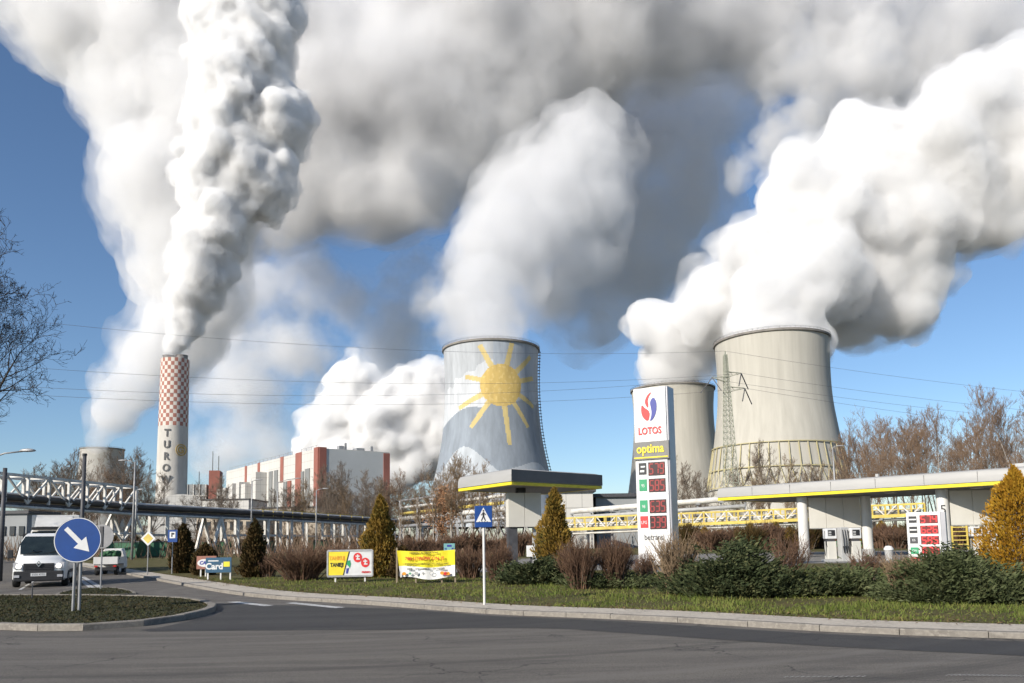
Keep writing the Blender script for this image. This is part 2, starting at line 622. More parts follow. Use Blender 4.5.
m_blade = island_mat('grass_blade', (.22, .19, .065), (.07, .105, .018), (.14, .17, .036), .6, .8, .25)
gm = MB()
cnt = 0
while cnt < 68000:
    y = rg.uniform(12.5, 38)
    if rg.random() > (16 / y): continue
    x = rg.uniform(-.78, 1.15) * y
    if not in_poly(x, y, verge_poly): continue
    cnt += 1
    pn = noise.noise(Vector((x * .55, y * .55, 1))) + .5 * noise.noise(Vector((x * 2.1, y * 2.1, 5)))
    if pn < -.12 and rg.random() < .75: continue
    h = rg.uniform(.03, .09) * (1 + max(-.3, pn) * .9) * (1.6 if rg.random() < .06 else 1)
    a = rg.uniform(0, math.pi)
    w = rg.uniform(.010, .02)
    lx, ly = rg.gauss(0, .035), rg.gauss(0, .035)
    gm.add([(x - w * math.cos(a), y - w * math.sin(a), VZ), (x + w * math.cos(a), y + w * math.sin(a), VZ), (x + lx, y + ly, VZ + h)], [(0, 1, 2)])
tag(gm.build('grass', m_blade, normals=False), kind='stuff')
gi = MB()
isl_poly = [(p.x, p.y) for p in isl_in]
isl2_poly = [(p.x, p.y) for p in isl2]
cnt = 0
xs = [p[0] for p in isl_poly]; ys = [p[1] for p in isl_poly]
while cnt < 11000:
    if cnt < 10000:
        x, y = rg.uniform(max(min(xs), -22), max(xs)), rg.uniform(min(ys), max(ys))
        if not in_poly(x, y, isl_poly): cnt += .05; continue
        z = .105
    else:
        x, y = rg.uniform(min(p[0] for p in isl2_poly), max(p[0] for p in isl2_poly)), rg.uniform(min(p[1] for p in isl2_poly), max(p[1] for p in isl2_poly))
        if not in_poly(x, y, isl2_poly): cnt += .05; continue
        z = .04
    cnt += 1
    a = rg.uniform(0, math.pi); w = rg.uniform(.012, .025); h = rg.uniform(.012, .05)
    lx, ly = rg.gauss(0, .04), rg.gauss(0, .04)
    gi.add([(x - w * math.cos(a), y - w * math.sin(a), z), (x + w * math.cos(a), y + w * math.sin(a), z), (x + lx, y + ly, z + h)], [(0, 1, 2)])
m_blade_shade = island_mat('shade_dark_blade', (.075, .05, .026), (.03, .04, .012), (.045, .042, .017), 1.5, .9)  # blade tints kept dark: shade of unseen trees put into the colour
tag(gi.build('ground_cover', m_blade_shade, normals=False), kind='stuff')
lf = MB()
kd = densify(K2, .05)
for p in kd:
    if p.y > 40 or p.x > 12: continue
    for _ in range(2):
        q = p + Vector((rg.gauss(0, .25), rg.gauss(.12, .28), 0))
        a, s_ = rg.uniform(0, 6.28), rg.uniform(.015, .04)
        u, v = Vector((math.cos(a), math.sin(a), rg.uniform(-.3, .5))) * s_, Vector((-math.sin(a), math.cos(a), rg.uniform(-.3, .5))) * s_ * .7
        c = Vector((q.x, q.y, VZ + .03))
        lf.add([c - u, c - v, c + u, c + v], [(0, 1, 2, 3)])
tag(lf.build('fallen_leaves', island_mat('dry_leaf', (.20, .12, .05), (.30, .21, .10), (.12, .08, .04), 2), normals=False), kind='stuff')
# ---------------------------------------------------------------- steam plumes
def ico(sub):
    bm = bmesh.new()
    bmesh.ops.create_icosphere(bm, subdivisions=sub, radius=1)
    vs = [v.co.copy() for v in bm.verts]
    fs = [tuple(v.index for v in f.verts) for f in bm.faces]
    bm.free()
    return vs, fs
ICO = ico(2)

def steam_mat(name, dens, c=(1, 1, 1), g=0.0):
    m = bpy.data.materials.new(name)
    m.use_nodes = True
    n, l = m.node_tree.nodes, m.node_tree.links
    n.clear()
    o = n.new('ShaderNodeOutputMaterial')
    s = n.new('ShaderNodeVolumeScatter')
    s.inputs['Color'].default_value = rgb(c)
    s.inputs['Density'].default_value = dens
    s.inputs['Anisotropy'].default_value = g
    ab = n.new('ShaderNodeVolumeAbsorption')
    ab.inputs['Color'].default_value = rgb(c)
    ab.inputs['Density'].default_value = dens
    ad = n.new('ShaderNodeAddShader')
    l.new(s.outputs[0], ad.inputs[0])
    l.new(ab.outputs[0], ad.inputs[1])
    l.new(ad.outputs[0], o.inputs['Volume'])
    return m

def wisp_mat(name, dens, c, scale, fill=.43):
    """thin steam: the density breaks up into wisps"""
    m = steam_mat(name, dens, c)
    n, l = m.node_tree.nodes, m.node_tree.links
    s = [q for q in n if q.type == 'VOLUME_SCATTER'][0]
    tc = n.new('ShaderNodeTexCoord')
    t = n.new('ShaderNodeTexNoise')
    t.inputs['Scale'].default_value = 1.0 / scale
    t.inputs['Detail'].default_value = 4
    t.inputs['Roughness'].default_value = .6
    l.new(tc.outputs['Object'], t.inputs['Vector'])
    mr = n.new('ShaderNodeMapRange')
    mr.inputs['From Min'].default_value = fill
    mr.inputs['From Max'].default_value = .62
    mr.inputs['To Min'].default_value = 0
    mr.inputs['To Max'].default_value = dens * 2.2
    l.new(t.outputs['Fac'], mr.inputs['Value'])
    l.new(mr.outputs[0], s.inputs['Density'])
    l.new(mr.outputs[0], [q for q in n if q.type == 'VOLUME_ABSORPTION'][0].inputs['Density'])
    return m

def billow_mesh(mb, voxel, disp, seed):
    o = mb.build('billow', [], normals=False)
    rm = o.modifiers.new('r', 'REMESH')
    rm.mode = 'VOXEL'
    rm.voxel_size = voxel
    off = bpy.data.objects.new('origin', None)
    COL.objects.link(off)
    off.location = (seed * 137.0, seed * 71.0, seed * 211.0)
    for k, (sc, st, kind) in enumerate(disp):
        tx = bpy.data.textures.new('billow', 'CLOUDS')
        tx.noise_scale = sc
        tx.noise_depth = 1 if kind == 'b' else 2
        tx.noise_type = 'HARD_NOISE' if kind == 'b' else 'SOFT_NOISE'
        tx.noise_basis = 'ORIGINAL_PERLIN'
        dm = o.modifiers.new('d', 'DISPLACE')
        dm.texture = tx
        dm.texture_coords = 'OBJECT'
        dm.texture_coords_object = off
        dm.strength = st * 2
        dm.mid_level = .5 if kind == 's' else .35
        if k < len(disp) - 1 or True:
            rr = o.modifiers.new('r2', 'REMESH')
            rr.mode = 'VOXEL'
            rr.voxel_size = voxel
    bpy.context.view_layer.update()
    dg = bpy.context.evaluated_depsgraph_get()
    me = bpy.data.meshes.new_from_object(o.evaluated_get(dg))
    bpy.data.objects.remove(o)
    bpy.data.objects.remove(off)
    return me

DISP_CORE = ((36, 9, 's'), (17, -5, 'b'), (8, -2.6, 'b'), (4, -1.4, 'b'))
DISP_VEIL = ((44, 15, 's'), (18, 9, 's'), (8, 5, 's'), (4, 3, 's'))

def plume(label, blobs, D, shells, voxel, seed, lumps=6, lump_r=(.25, .65), k=1.0, c=(1, 1, 1), group='white steam plumes over the power station', fill=.40, amp=1.0):
    """blobs: (px, py, radius px[, depth]) seen in the photograph, turned into a real body of billows.
    shells, from the outside in: (size, density, wispy?) - thin ragged steam round ever denser cores"""
    rnd = random.Random(seed)
    sph = []
    for b in blobs:
        d = b[3] if len(b) > 3 else D
        cpos = P(b[0], b[1], d)
        r = b[2] * d / F_PX
        sph.append((cpos, r * .9, r))
        for q_ in range(lumps):
            v = Vector((rnd.gauss(0, 1), rnd.gauss(0, 1), rnd.gauss(0, 1))).normalized()
            q = r * rnd.uniform(*lump_r)
            sph.append((cpos + v * (r * 1.05 - q * rnd.uniform(.7, 1)), q, r))
    parts = []
    for i, (s, dens, wispy) in enumerate(shells):
        mb = MB()
        for p, q, r in sph:
            e = q - (1 - s) * r
            if e < r * .08:
                continue
            mb.add([p + v * e for v in ICO[0]], ICO[1])
        disp = [(sc * k, st * k * amp, kd) for sc, st, kd in (DISP_VEIL if wispy else DISP_CORE)]
        parts.append((billow_mesh(mb, voxel, disp, seed + i * 17), wisp_mat('thin_steam', dens, c, 30 * k, fill) if wispy else steam_mat('steam', dens, c)))
    bm = bmesh.new()
    me = bpy.data.meshes.new('steam_plume')
    nv = 0
    for i, (pm, m_) in enumerate(parts):
        bm.from_mesh(pm)
        bm.faces.ensure_lookup_table()
        for f in bm.faces[nv:]:
            f.material_index = i
        nv = len(bm.faces)
        bpy.data.meshes.remove(pm)
        me.materials.append(m_)
    bm.to_mesh(me)
    bm.free()
    o = bpy.data.objects.new('steam_plume', me)
    COL.objects.link(o)
    return tag(o, label, 'steam plume', group)

plume('soft white steam drifting up and left behind the checked chimney', [
    (98, 444, 14), (112, 415, 24), (132, 388, 32), (155, 360, 42), (178, 325, 46), (195, 285, 60), (185, 240, 70), (190, 200, 85),
    (175, 150, 60), (215, 110, 90), (130, 85, 64), (170, 40, 90), (80, 20, 72), (30, -15, 55), (140, -40, 100), (260, 20, 90)],
    900, ((1.2, .007, 1), (1.04, .016, 1), (.82, .02, 0)), 3.8, 1, k=1.8, c=(.97, .97, .973), fill=.35, amp=.8)
plume('dense bright steam column rising straight from the checked chimney', [
    (174, 346, 9), (178, 336, 14), (186, 318, 21), (195, 292, 27), (204, 262, 35), (213, 232, 42), (221, 200, 48), (228, 165, 52), (233, 130, 55),
    (238, 92, 57), (243, 52, 58), (245, 10, 60), (248, -40, 62), (262, 180, 40), (280, 120, 40)],
    640, ((1.08, .05, 1), (1.0, .12, 1), (.93, .32, 0)), 1.5, 2, lumps=18, lump_r=(.12, .5), k=.75, c=(.9988, .9986, .9984))
plume('broad grey shaded steam bank spreading overhead between the chimney and the towers', [
    (320, 170, 60), (365, 185, 56), (410, 175, 62), (345, 80, 90), (430, 90, 100), (490, 115, 66), (530, 60, 86), (600, 30, 86), (670, 10, 80), (470, -10, 110), (590, -30, 110),
    (290, 215, 38), (300, 120, 60), (740, 10, 66)],
    900, ((1.22, .006, 1), (1.05, .014, 1), (.8, .016, 0)), 4.8, 3, k=2.0, c=(.925, .925, .93), fill=.33, amp=.6)
plume('thin slate grey steam veil hanging between the sun tower and the right cloud', [
    (560, 120, 80), (620, 90, 90), (690, 70, 80), (640, 190, 90), (600, 250, 75), (590, 310, 50), (655, 255, 50), (560, 190, 80)],
    1150, ((1.3, .004, 1), (1.0, .009, 1)), 7, 7, k=3.0, c=(.94, .943, .955), fill=.37, amp=.7)
plume('thin pale steam veil low between the checked chimney and the boiler house', [
    (235, 330, 50), (262, 300, 50), (255, 390, 60), (310, 290, 45), (285, 360, 55), (225, 440, 40), (270, 440, 40), (340, 330, 45), (390, 340, 45), (420, 310, 50)],
    1250, ((1.3, .003, 1), (1.0, .006, 1)), 7, 8, k=2.6, c=(.975, .975, .98), fill=.41)
plume('low billowing steam behind the striped boiler house', [
    (325, 430, 24), (345, 405, 28), (350, 382, 25), (375, 425, 36), (400, 400, 34), (420, 420, 34), (430, 390, 32), (395, 440, 34), (340, 455, 28), (420, 455, 30), (440, 440, 32), (400, 470, 26), (445, 415, 34), (370, 460, 28), (310, 450, 16)],
    565, ((1.1, .05, 1), (1.0, .11, 1), (.9, .26, 0)), 1.5, 4, lumps=12, lump_r=(.18, .5), k=.7, c=(.992, .9915, .991))
plume('steam leaving the tower painted with a sun', [
    (492, 352, 30, 472), (488, 330, 40, 505), (486, 298, 50, 560), (494, 262, 58, 620), (512, 228, 62, 680), (532, 195, 60, 720), (556, 170, 60, 740), (590, 145, 54), (560, 250, 50), (545, 295, 40), (590, 205, 54), (455, 310, 30, 680), (430, 295, 24, 710)],
    750, ((1.12, .005, 1), (1.0, .009, 1), (.82, .012, 1)), 3.2, 5, k=1.5, c=(.945, .945, .95), fill=.36, amp=.9)
plume('pale upper steam trailing off above the right steam cloud', [
    (800, 60, 56), (860, 70, 60), (930, 70, 70), (1000, 40, 70), (870, 10, 70), (960, 0, 70), (1050, 60, 70), (800, 0, 60), (790, 130, 36), (740, 165, 16), (737, 190, 12), (765, 150, 22)],
    900, ((1.3, .006, 1), (1.05, .012, 1), (.8, .010, 0)), 4.2, 9, k=1.8, c=(.93, .93, .935), fill=.38)
plume('huge bright steam cloud blowing right from the two plain concrete towers', [
    (674, 392, 27, 595), (668, 362, 32, 590), (648, 327, 24, 580), (690, 335, 43, 570), (725, 305, 48, 540), (778, 350, 42, 450), (777, 312, 50, 460), (800, 275, 60, 470), (765, 260, 52), (830, 230, 70),
    (800, 200, 50), (880, 200, 74), (930, 190, 78), (860, 150, 48), (960, 140, 70), (1010, 160, 70), (980, 210, 52), (1030, 90, 56), (870, 285, 54), (900, 260, 58), (900, 305, 38), (850, 310, 43)],
    500, ((1.12, .02, 1), (1.02, .05, 1), (.9, .10, 0)), 2.1, 6, lumps=13, lump_r=(.15, .55), k=1.1, c=(.98, .979, .978), fill=.37)
# ---------------------------------------------------------------- power station
m_concrete = mat('tower_concrete', (.455, .435, .38), .9, c2=(.37, .352, .305), scale=.32, stretch=(1, 1, .06), bump=.5, bscale=.9, lo=.3, hi=.7)
m_concrete_far = mat('far_tower_concrete', (.40, .385, .35), .9, c2=(.33, .32, .29), scale=.1, stretch=(1, 1, .12))
m_rim = mat('rim_concrete', (.24, .225, .20), .9, c2=(.15, .14, .13), scale=.2)
m_yellow = mat('yellow_paint', (.62, .47, .10), .6, var=.25, scale=1.0)
m_pale_yellow = mat('weathered_yellow_steel', (.46, .40, .19), .8, c2=(.40, .36, .24), scale=.3)
m_dark = mat('dark_steel', (.06, .06, .065), .6, var=.3)
m_steel = mat('galvanised_steel', (.38, .38, .38), .5, .3, var=.3, scale=2)
m_white_steel = mat('white_painted_steel', (.70, .69, .65), .6, c2=(.48, .45, .40), scale=.8)
m_inside = mat('wet_inner_concrete', (.14, .135, .13), .95)

def tower_profile(D, cx, px_of_y, base_half):
    """radius against height from widths measured in the photograph"""
    pr = []
    for py, half in px_of_y:
        z = (P(cx, py, D)).z
        pr.append((half * D / F_PX, z))
    pr.append((base_half * D / F_PX, 0))
    return sorted(pr, key=lambda q: q[1])

def lerp_prof(pr, z):
    for (r0, z0), (r1, z1) in zip(pr[:-1], pr[1:]):
        if z <= z1:
            t = (z - z0) / (z1 - z0)
            return r0 + (r1 - r0) * t
    return pr[-1][0]

def smooth_prof(pr, z, h=7):
    s = 0
    for k in range(-3, 4):
        s += lerp_prof(pr, min(max(z + k * h / 3, pr[0][1]), pr[-1][1]))
    return s / 7

def cooling_tower(D, cx, prof, label, m, n=96, rows=48, zmin=9.0, legs=36, paint=None):
    base = P(cx, 540, D)
    root = empty('cooling_tower', (base.x, base.y, 0), 0, label, 'cooling tower', None)
    ztop = prof[-1][1]
    if paint: n, rows = 360, 170
    sh = MB()
    zs = [zmin + (ztop - zmin) * k / rows for k in range(rows + 1)]
    outer = [(smooth_prof(prof, z), z) for z in zs]
    sh.lathe(outer, n)
    inner = [(r - .5, z) for r, z in outer]
    if paint:
        yaw = math.atan2(base.x, base.y)
        for k in range(rows):
            for j in range(n):
                th = 2 * math.pi * (j + .5) / n              # world angle of the face
                a = th - (-math.pi / 2 - yaw)                # from the side that faces the road
                a = (a + math.pi) % (2 * math.pi) - math.pi
                sh.col[k * n + j] = paint(a, (zs[k] + zs[k + 1]) / 2, outer[k][0])
    o = sh.build('shell', m, root, smooth=True, normals=False)
    inn = MB()
    inn.lathe(inner[::-1], 64)
    inn.build('inner_face', m_inside, root, smooth=True, normals=False)
    rm = MB()
    R_, Z_ = outer[-1]
    rm.lathe([(R_ - .55, Z_ - .3), (R_ + .9, Z_ - .3), (R_ + .9, Z_ + .9), (R_ - .55, Z_ + .9)], n if not paint else 120, close=True)
    rm.build('rim', m_rim, root)
    rail = MB()
    for h in (1.5, 2.0):
        rail.lathe([(R_ + .75, Z_ + h), (R_ + .85, Z_ + h), (R_ + .8, Z_ + h + .1)], 96, close=True)
    for k in range(72):
        a = 2 * math.pi * k / 72
        rail.bar(((R_ + .8) * math.cos(a), (R_ + .8) * math.sin(a), Z_ + .9), ((R_ + .8) * math.cos(a), (R_ + .8) * math.sin(a), Z_ + 2.1), .1)
    rail.build('handrail', m_dark, root)
    r1, r0 = outer[0][0], outer[0][0] + 5
    for k in range(legs):
        lg = MB()
        a = 2 * math.pi * k / legs
        for s in (-1, 1):
            b = a + s * math.pi / legs
            lg.tube([(r0 * math.cos(a), r0 * math.sin(a), 0), (r1 * math.cos(b), r1 * math.sin(b), zmin + .3)], .45, 6)
        lg.build('leg', m_concrete_far, root)
    return root, outer

# mural of the sun tower, in pixels of the photograph turned into metres on the shell
D_SUN = 470.0
D_FRONT = D_SUN - 27.0
SX = D_FRONT / F_PX
def mural(a, z, r):
    x = a * r / SX                        # arc length in picture units
    zz = z / SX
    sx_, sz_ = 10.5, (P(503, 385, D_FRONT).z) / SX
    dx, dz = x - sx_, zz - sz_
    d = math.hypot(dx, dz)
    wob = noise.noise(Vector((x * .12, zz * .12, 3.3)))
    sun_c = (.56, .40, .13)
    if d < 22: return sun_c if noise.noise(Vector((x * .3, zz * .3, 9))) < .25 else (.62, .46, .17)
    ang = math.degrees(math.atan2(dz, dx)) % 360
    for ra, ln, w in ((118, 47, 4.5), (165, 40, 3.8), (205, 52, 4.2), (233, 54, 4.0), (277, 62, 4.0), (306, 52, 3.6), (335, 46, 4), (15, 44, 4), (42, 50, 4.2), (75, 46, 4.5)):
        da = (ang - ra + 180) % 360 - 180
        if abs(da) < 40:
            along = d * math.cos(R(da))
            off = abs(d * math.sin(R(da)))
            if along < ln and off < w * (.42 + .2 * (1 - along / ln)) + .6:
                return (.58, .46, .2)
    rel = zz - P(490, 412, D_FRONT).z / SX
    lim = 9 * math.sin((x + 48) * .058) + 2
    ztop = prof_sun[-1][1] / SX
    low = P(490, 459, D_FRONT).z / SX + 13 * math.cos((x + 30) * .075) * (1 if x < 20 else .55) - max(0, x) * .2
    if zz < low: return (.42, .45, .475)
    if x < -6 and rel > -4 + lim * .9 or x >= -6 and rel > 14 + 3 * math.sin(x * .2):
        t = (zz - sz_) / 40
        if x > 2: return (.36, .40, .45)
        if t > .62 + .2 * wob + .01 * x: return (.40, .42, .44)
        return (.52, .54, .56)
    return (.245, .278, .315)

prof_sun = tower_profile(D_SUN, 491.5, [(351.5, 48.6), (365, 47.2), (385, 46.8), (400, 47), (420, 48.2), (440, 50.3), (460, 54), (478, 58)], 78)
m_mural = vcmat('mural_paint', .85, .28, .22, (1, 1, .18))
tower_sun, o_sun = cooling_tower(D_SUN, 493.5, prof_sun, 'cooling tower painted with a yellow sun over grey blue waves', m_mural, paint=mural)
ld = MB()
yaw = math.atan2(tower_sun.location.x, tower_sun.location.y)
a_l = -math.pi / 2 - yaw + R(86)
for s in (-.6, .6):
    ld.tube([((r + 1.0) * math.cos(a_l) + s * -math.sin(a_l), (r + 1.0) * math.sin(a_l) + s * math.cos(a_l), z) for r, z in o_sun[::8]], .16, 4)
for r, z in o_sun[::3]:
    ld.box(((r + .7) * math.cos(a_l), (r + .7) * math.sin(a_l), z), (1.6, 1.6, .25), rz=a_l)
ld.build('ladder_cage', m_dark, tower_sun)

prof_big = tower_profile(450, 775, [(343.5, 56), (358, 55), (380, 54.6), (400, 55), (417, 57), (440, 60.5), (466, 64), (485, 67)], 77)
tower_big, o_big = cooling_tower(450, 781, prof_big, 'big plain concrete cooling tower with a yellow framework round its foot', m_concrete)
fr = MB()
za, zb = P(775, 448, 450).z, P(775, 471, 450).z
ra, rb = smooth_prof(prof_big, za) + .5, smooth_prof(prof_big, zb) + .6
for rr, zz in ((ra, za), (rb, zb), (rb + 2.6, zb - 10)):
    fr.lathe([(rr, zz - .25), (rr + .5, zz - .25), (rr + .5, zz + .25), (rr, zz + .25)], 96, close=True)
for k in range(44):
    a = 2 * math.pi * k / 44
    fr.bar((ra * math.cos(a), ra * math.sin(a), za), ((rb + .4) * math.cos(a), (rb + .4) * math.sin(a), zb), .5, .4)
    a2 = a + math.pi / 44
    fr.bar(((rb + .4) * math.cos(a), (rb + .4) * math.sin(a), zb), ((rb + 2.4) * math.cos(a2), (rb + 2.4) * math.sin(a2), zb - 10), .3)
    fr.bar(((rb + .4) * math.cos(a), (rb + .4) * math.sin(a), zb), ((rb + 2.4) * math.cos(a2 - 2 * math.pi / 44), (rb + 2.4) * math.sin(a2 - 2 * math.pi / 44), zb - 10), .3)
fr.build('yellow_framework', m_pale_yellow, tower_big)

prof_mid = tower_profile(595, 671.5, [(391, 41.5), (405, 39.5), (425, 39.5), (445, 41), (470, 44), (495, 48)], 58)
cooling_tower(595, 678, prof_mid, 'plain concrete cooling tower half hidden behind the tall price pylon', m_concrete, zmin=8)
prof_far = tower_profile(960, 99, [(450, 20), (470, 20.5), (490, 22), (510, 25)], 34)
cooling_tower(960, 99, prof_far, 'far concrete cooling tower behind bare trees at the left', m_concrete_far, zmin=8)

# ---- checked chimney
D_CH = 640.0
cb = P(170, 540, D_CH)
chim = empty('chimney', (cb.x, cb.y, 0), 0, 'tall round chimney with red and white checks on its upper half', 'chimney')
k_ = D_CH / F_PX
z_top, z_chk = P(174, 360, D_CH).z, P(174, 427, D_CH).z
r_top, r_bot = 13.6 * k_, 15.0 * k_
sh = MB()
NC, NR = 26, 17
red, white = (.35, .15, .115), (.62, .58, .52)
for i in range(NR):
    z0, z1 = z_chk + (z_top - z_chk) * i / NR, z_chk + (z_top - z_chk) * (i + 1) / NR
    f0, f1 = len(sh.f), 0
    sh.lathe([(r_bot + (r_top - r_bot) * z0 / z_top, z0), (r_bot + (r_top - r_bot) * z1 / z_top, z1)], NC * 3)
    for j in range(NC * 3):
        sh.col[f0 + j] = red if ((j // 3) + i) % 2 else white
f0 = len(sh.f)
sh.lathe([(r_bot * 1.01, 0), (r_bot, 10), (r_bot + (r_top - r_bot) * z_chk / z_top, z_chk)], NC * 3)
for j in range(f0, len(sh.f)): sh.col[j] = (.52, .495, .45)
f0 = len(sh.f)
sh.lathe([(r_top, z_top), (.01, z_top + .2)], NC * 3)
for j in range(f0, len(sh.f)): sh.col[j] = (.3, .3, .3)
sh.build('shaft', vcmat('chimney_paint', .85, .22, .15, (1, 1, .3)), chim)
m_flue = mat('flue_steel', (.20, .185, .18), .6, var=.3, scale=.3)
for dx in (-5.3, 5.3):
    fl = MB()
    fl.lathe([(4.6, z_top - 1), (4.6, z_top + 3.2), (4.9, z_top + 3.2), (4.9, z_top + 3.6), (4.2, z_top + 3.6), (4.2, z_top - 1)], 32, c=(dx, 0, 0))
    fl.build('flue', m_flue, chim)
m_letter = mat('dark_grey_lettering', (.10, .10, .10), .8)
yaw = math.atan2(cb.x, cb.y)
for ch, py in zip('TUROW', (435, 446.5, 458, 469.5, 481)):
    z = P(168, py, D_CH).z
    rr = r_bot + (r_top - r_bot) * z / z_top
    al = -yaw - R(22)
    ang = -math.pi / 2 + al
    t = text('lettering', ch, 8.2, m_letter, chim, ((rr + .12) * math.cos(ang), (rr + .12) * math.sin(ang), z), (math.pi / 2, 0, al), ext=.35, bold=.28, sx=.85)
em = MB()
for r_o, r_i in ((6.1, 5.1), (3.6, 2.4)):
    ang_ = [R(20 + 320 * k / 30) for k in range(31)] if r_o < 5 else [2 * math.pi * k / 30 for k in range(31)]
    for a, b in zip(ang_[:-1], ang_[1:]):
        em.add([(r_o * math.cos(a), 0, r_o * math.sin(a)), (r_o * math.cos(b), 0, r_o * math.sin(b)), (r_i * math.cos(b), 0, r_i * math.sin(b)), (r_i * math.cos(a), 0, r_i * math.sin(a)),
                (r_o * math.cos(a), .6, r_o * math.sin(a)), (r_o * math.cos(b), .6, r_o * math.sin(b)), (r_i * math.cos(b), .6, r_i * math.sin(b)), (r_i * math.cos(a), .6, r_i * math.sin(a))],
               [(0, 1, 2, 3), (4, 7, 6, 5), (0, 4, 5, 1), (2, 6, 7, 3)])
em.box((1.6, .3, -.6), (3.2, .6, 1.0))
al = -yaw + R(31)
z = P(180, 451, D_CH).z
rr = r_bot + (r_top - r_bot) * z / z_top
e = em.build('emblem', mat('dull_gold', (.42, .30, .10), .7, var=.2), chim)
e.scale = (.78, 1, .78)
ang = -math.pi / 2 + al
e.location = ((rr + 1.0) * math.cos(ang), (rr + 1.0) * math.sin(ang), z)
e.rotation_euler = (0, 0, al)

# ---- arched hall at the chimney's foot
m_white_wall = mat('white_cladding', (.54, .525, .49), .8, c2=(.50, .485, .45), scale=.08, stretch=(1, 1, .3))
def seams(m, sx, sz, dark=.72):
    """vertical and horizontal cladding joints"""
    n, l = m.node_tree.nodes, m.node_tree.links
    b = n['Principled BSDF']
    prev = b.inputs['Base Color'].links[0].from_socket
    tc = [q for q in n if q.type == 'TEX_COORD'][0].outputs['Object']
    for d, s in (('X', sx), ('Z', sz)):
        w = n.new('ShaderNodeTexWave'); w.wave_type = 'BANDS'; w.bands_direction = d; w.inputs['Scale'].default_value = s
        l.new(tc, w.inputs['Vector'])
        r = n.new('ShaderNodeMapRange'); r.inputs['From Min'].default_value = .985; r.inputs['From Max'].default_value = .998
        l.new(w.outputs['Fac'], r.inputs['Value'])
        x = n.new('ShaderNodeMixRGB'); x.blend_type = 'MULTIPLY'
        l.new(r.outputs[0], x.inputs['Fac']); l.new(prev, x.inputs['Color1']); x.inputs['Color2'].default_value = (dark, dark, dark, 1)
        prev = x.outputs[0]
    l.new(prev, b.inputs['Base Color'])
seams(m_white_wall, .12, .07)
m_grey_wall = mat('grey_cladding', (.30, .31, .31), .8, c2=(.24, .25, .25), scale=.1)
m_red_panel = mat('red_brown_cladding', (.31, .115, .085), .8, c2=(.24, .09, .068), scale=.1)
m_window = mat('dark_glazing', (.035, .04, .045), .25, spec=.6)
hall = P(180, 540, 600)
h_root = empty('arched_hall', (hall.x, hall.y, 0), -yaw * 0 + R(17), 'white arched roof hall at the foot of the checked chimney', 'industrial hall')
hb = MB()
arc = [(-20, 0), (20, 0)] + [(20 * math.cos(R(a)), 26 + 14 * math.sin(R(a))) for a in range(0, 181, 12)]
hb.prism(arc, 'y', 30)
hb.build('wall', m_white_wall, h_root, normals=True)
wb = MB()
for x in (-12, -4, 4, 12): wb.box((x, -.1, 14), (4, .3, 7))
wb.build('window', m_window, h_root)
lb_ = MB(); lb_.box((2, -10, 8), (52, 18, 16)); lb_.build('annex', m_white_wall, h_root)

tw = P(200, 540, 700)
t_root = empty('boiler_block', (tw.x, tw.y, 0), R(14), 'distant grey boiler block with a red end tower beside the chimney', 'building')
tb = MB(); tb.box((-6, 0, 27), (24, 20, 54)); tb.build('wall', m_grey_wall, t_root)
tb = MB(); tb.box((12, -1, 33), (9, 22, 66)); tb.build('red_tower', m_red_panel, t_root)
tb = MB()
for k in range(5): tb.bar((-15 + k * 5, -10.2, 20), (-15 + k * 5, -10.2, 54), .8)
for z in (24, 34, 44): tb.bar((-18, -10.3, z), (6, -10.3, z), 1.0)
tb.build('steel_frame', m_white_steel, t_root)
tb = MB()
for x, h in ((-14, 72), (-2, 66), (9, 84), (14, 80)): tb.cyl((x, 0, 50), (x, 0, h), .35, 6)
tb.build('mast', m_dark, t_root)

# ---- striped boiler house
CA = P(318, 540, 430); CA.z = 0
CBf = P(225, 540, 560); CBf.z = 0
CR = P(391, 540, 454); CR.z = 0
HB = P(318, 448, 430).z
bh = empty('boiler_house', tuple(CA), 0, 'huge white boiler house with red stripes and grey end wall', 'industrial building')
uL = (CBf - CA); LL = uL.length; uL.normalize()
uR = Vector((-uL.y, uL.x, 0)); uR = uR if uR.dot(CR - CA) > 0 else -uR
LR = (CR - CA).length
nL = -uR                                   # outward normal of the long front
nR = -uL
def frame(u, nrm):
    return Matrix((u, -nrm, Vector((0, 0, 1)))).transposed()      # local x along wall, y into building, z up
ML, MR = frame(uL, nL), frame(uR, nR)
body = MB()
poly = [Vector((0, 0, 0)), uL * LL, uL * LL + uR * LR, uR * LR]
body.add([p for p in poly] + [p + Vector((0, 0, HB)) for p in poly], [(0, 1, 2, 3), (4, 7, 6, 5), (0, 4, 5, 1), (1, 5, 6, 2), (2, 6, 7, 3), (3, 7, 4, 0)])
body.build('wall', m_white_wall, bh)
def wallbox(name, m, M, items):
    mb = MB()
    for x0, x1, z0, z1, out in items:
        mb.box(M @ Vector(((x0 + x1) / 2, -out / 2 + .05, (z0 + z1) / 2)), (x1 - x0, out + .1, z1 - z0), M=M)
    return mb.build(name, m, bh)
wallbox('end_wall_cladding', m_grey_wall if False else mat('pale_grey_cladding', (.50, .51, .50), .8, c2=(.44, .45, .44), scale=.06), MR, [(4, LR - 4, 0, HB - .4, .3)])
for it in ((0, 4.2, 0, HB + .6, .6), (LR - 4, LR, 0, HB - .8, .6)):
    wallbox('red_stripe', m_red_panel, MR, [it])
for it in ((0, 5.5, 0, HB + .62, .62), (24, 33, 18, HB + .2, .3), (52, 57, 38, HB + .2, .3), (93, 97, 40, HB + .2, .3), (118, 122, 42, HB + .2, .3), (39, 44, 16, 38, .7)):
    wallbox('red_stripe', m_red_panel, ML, [it])
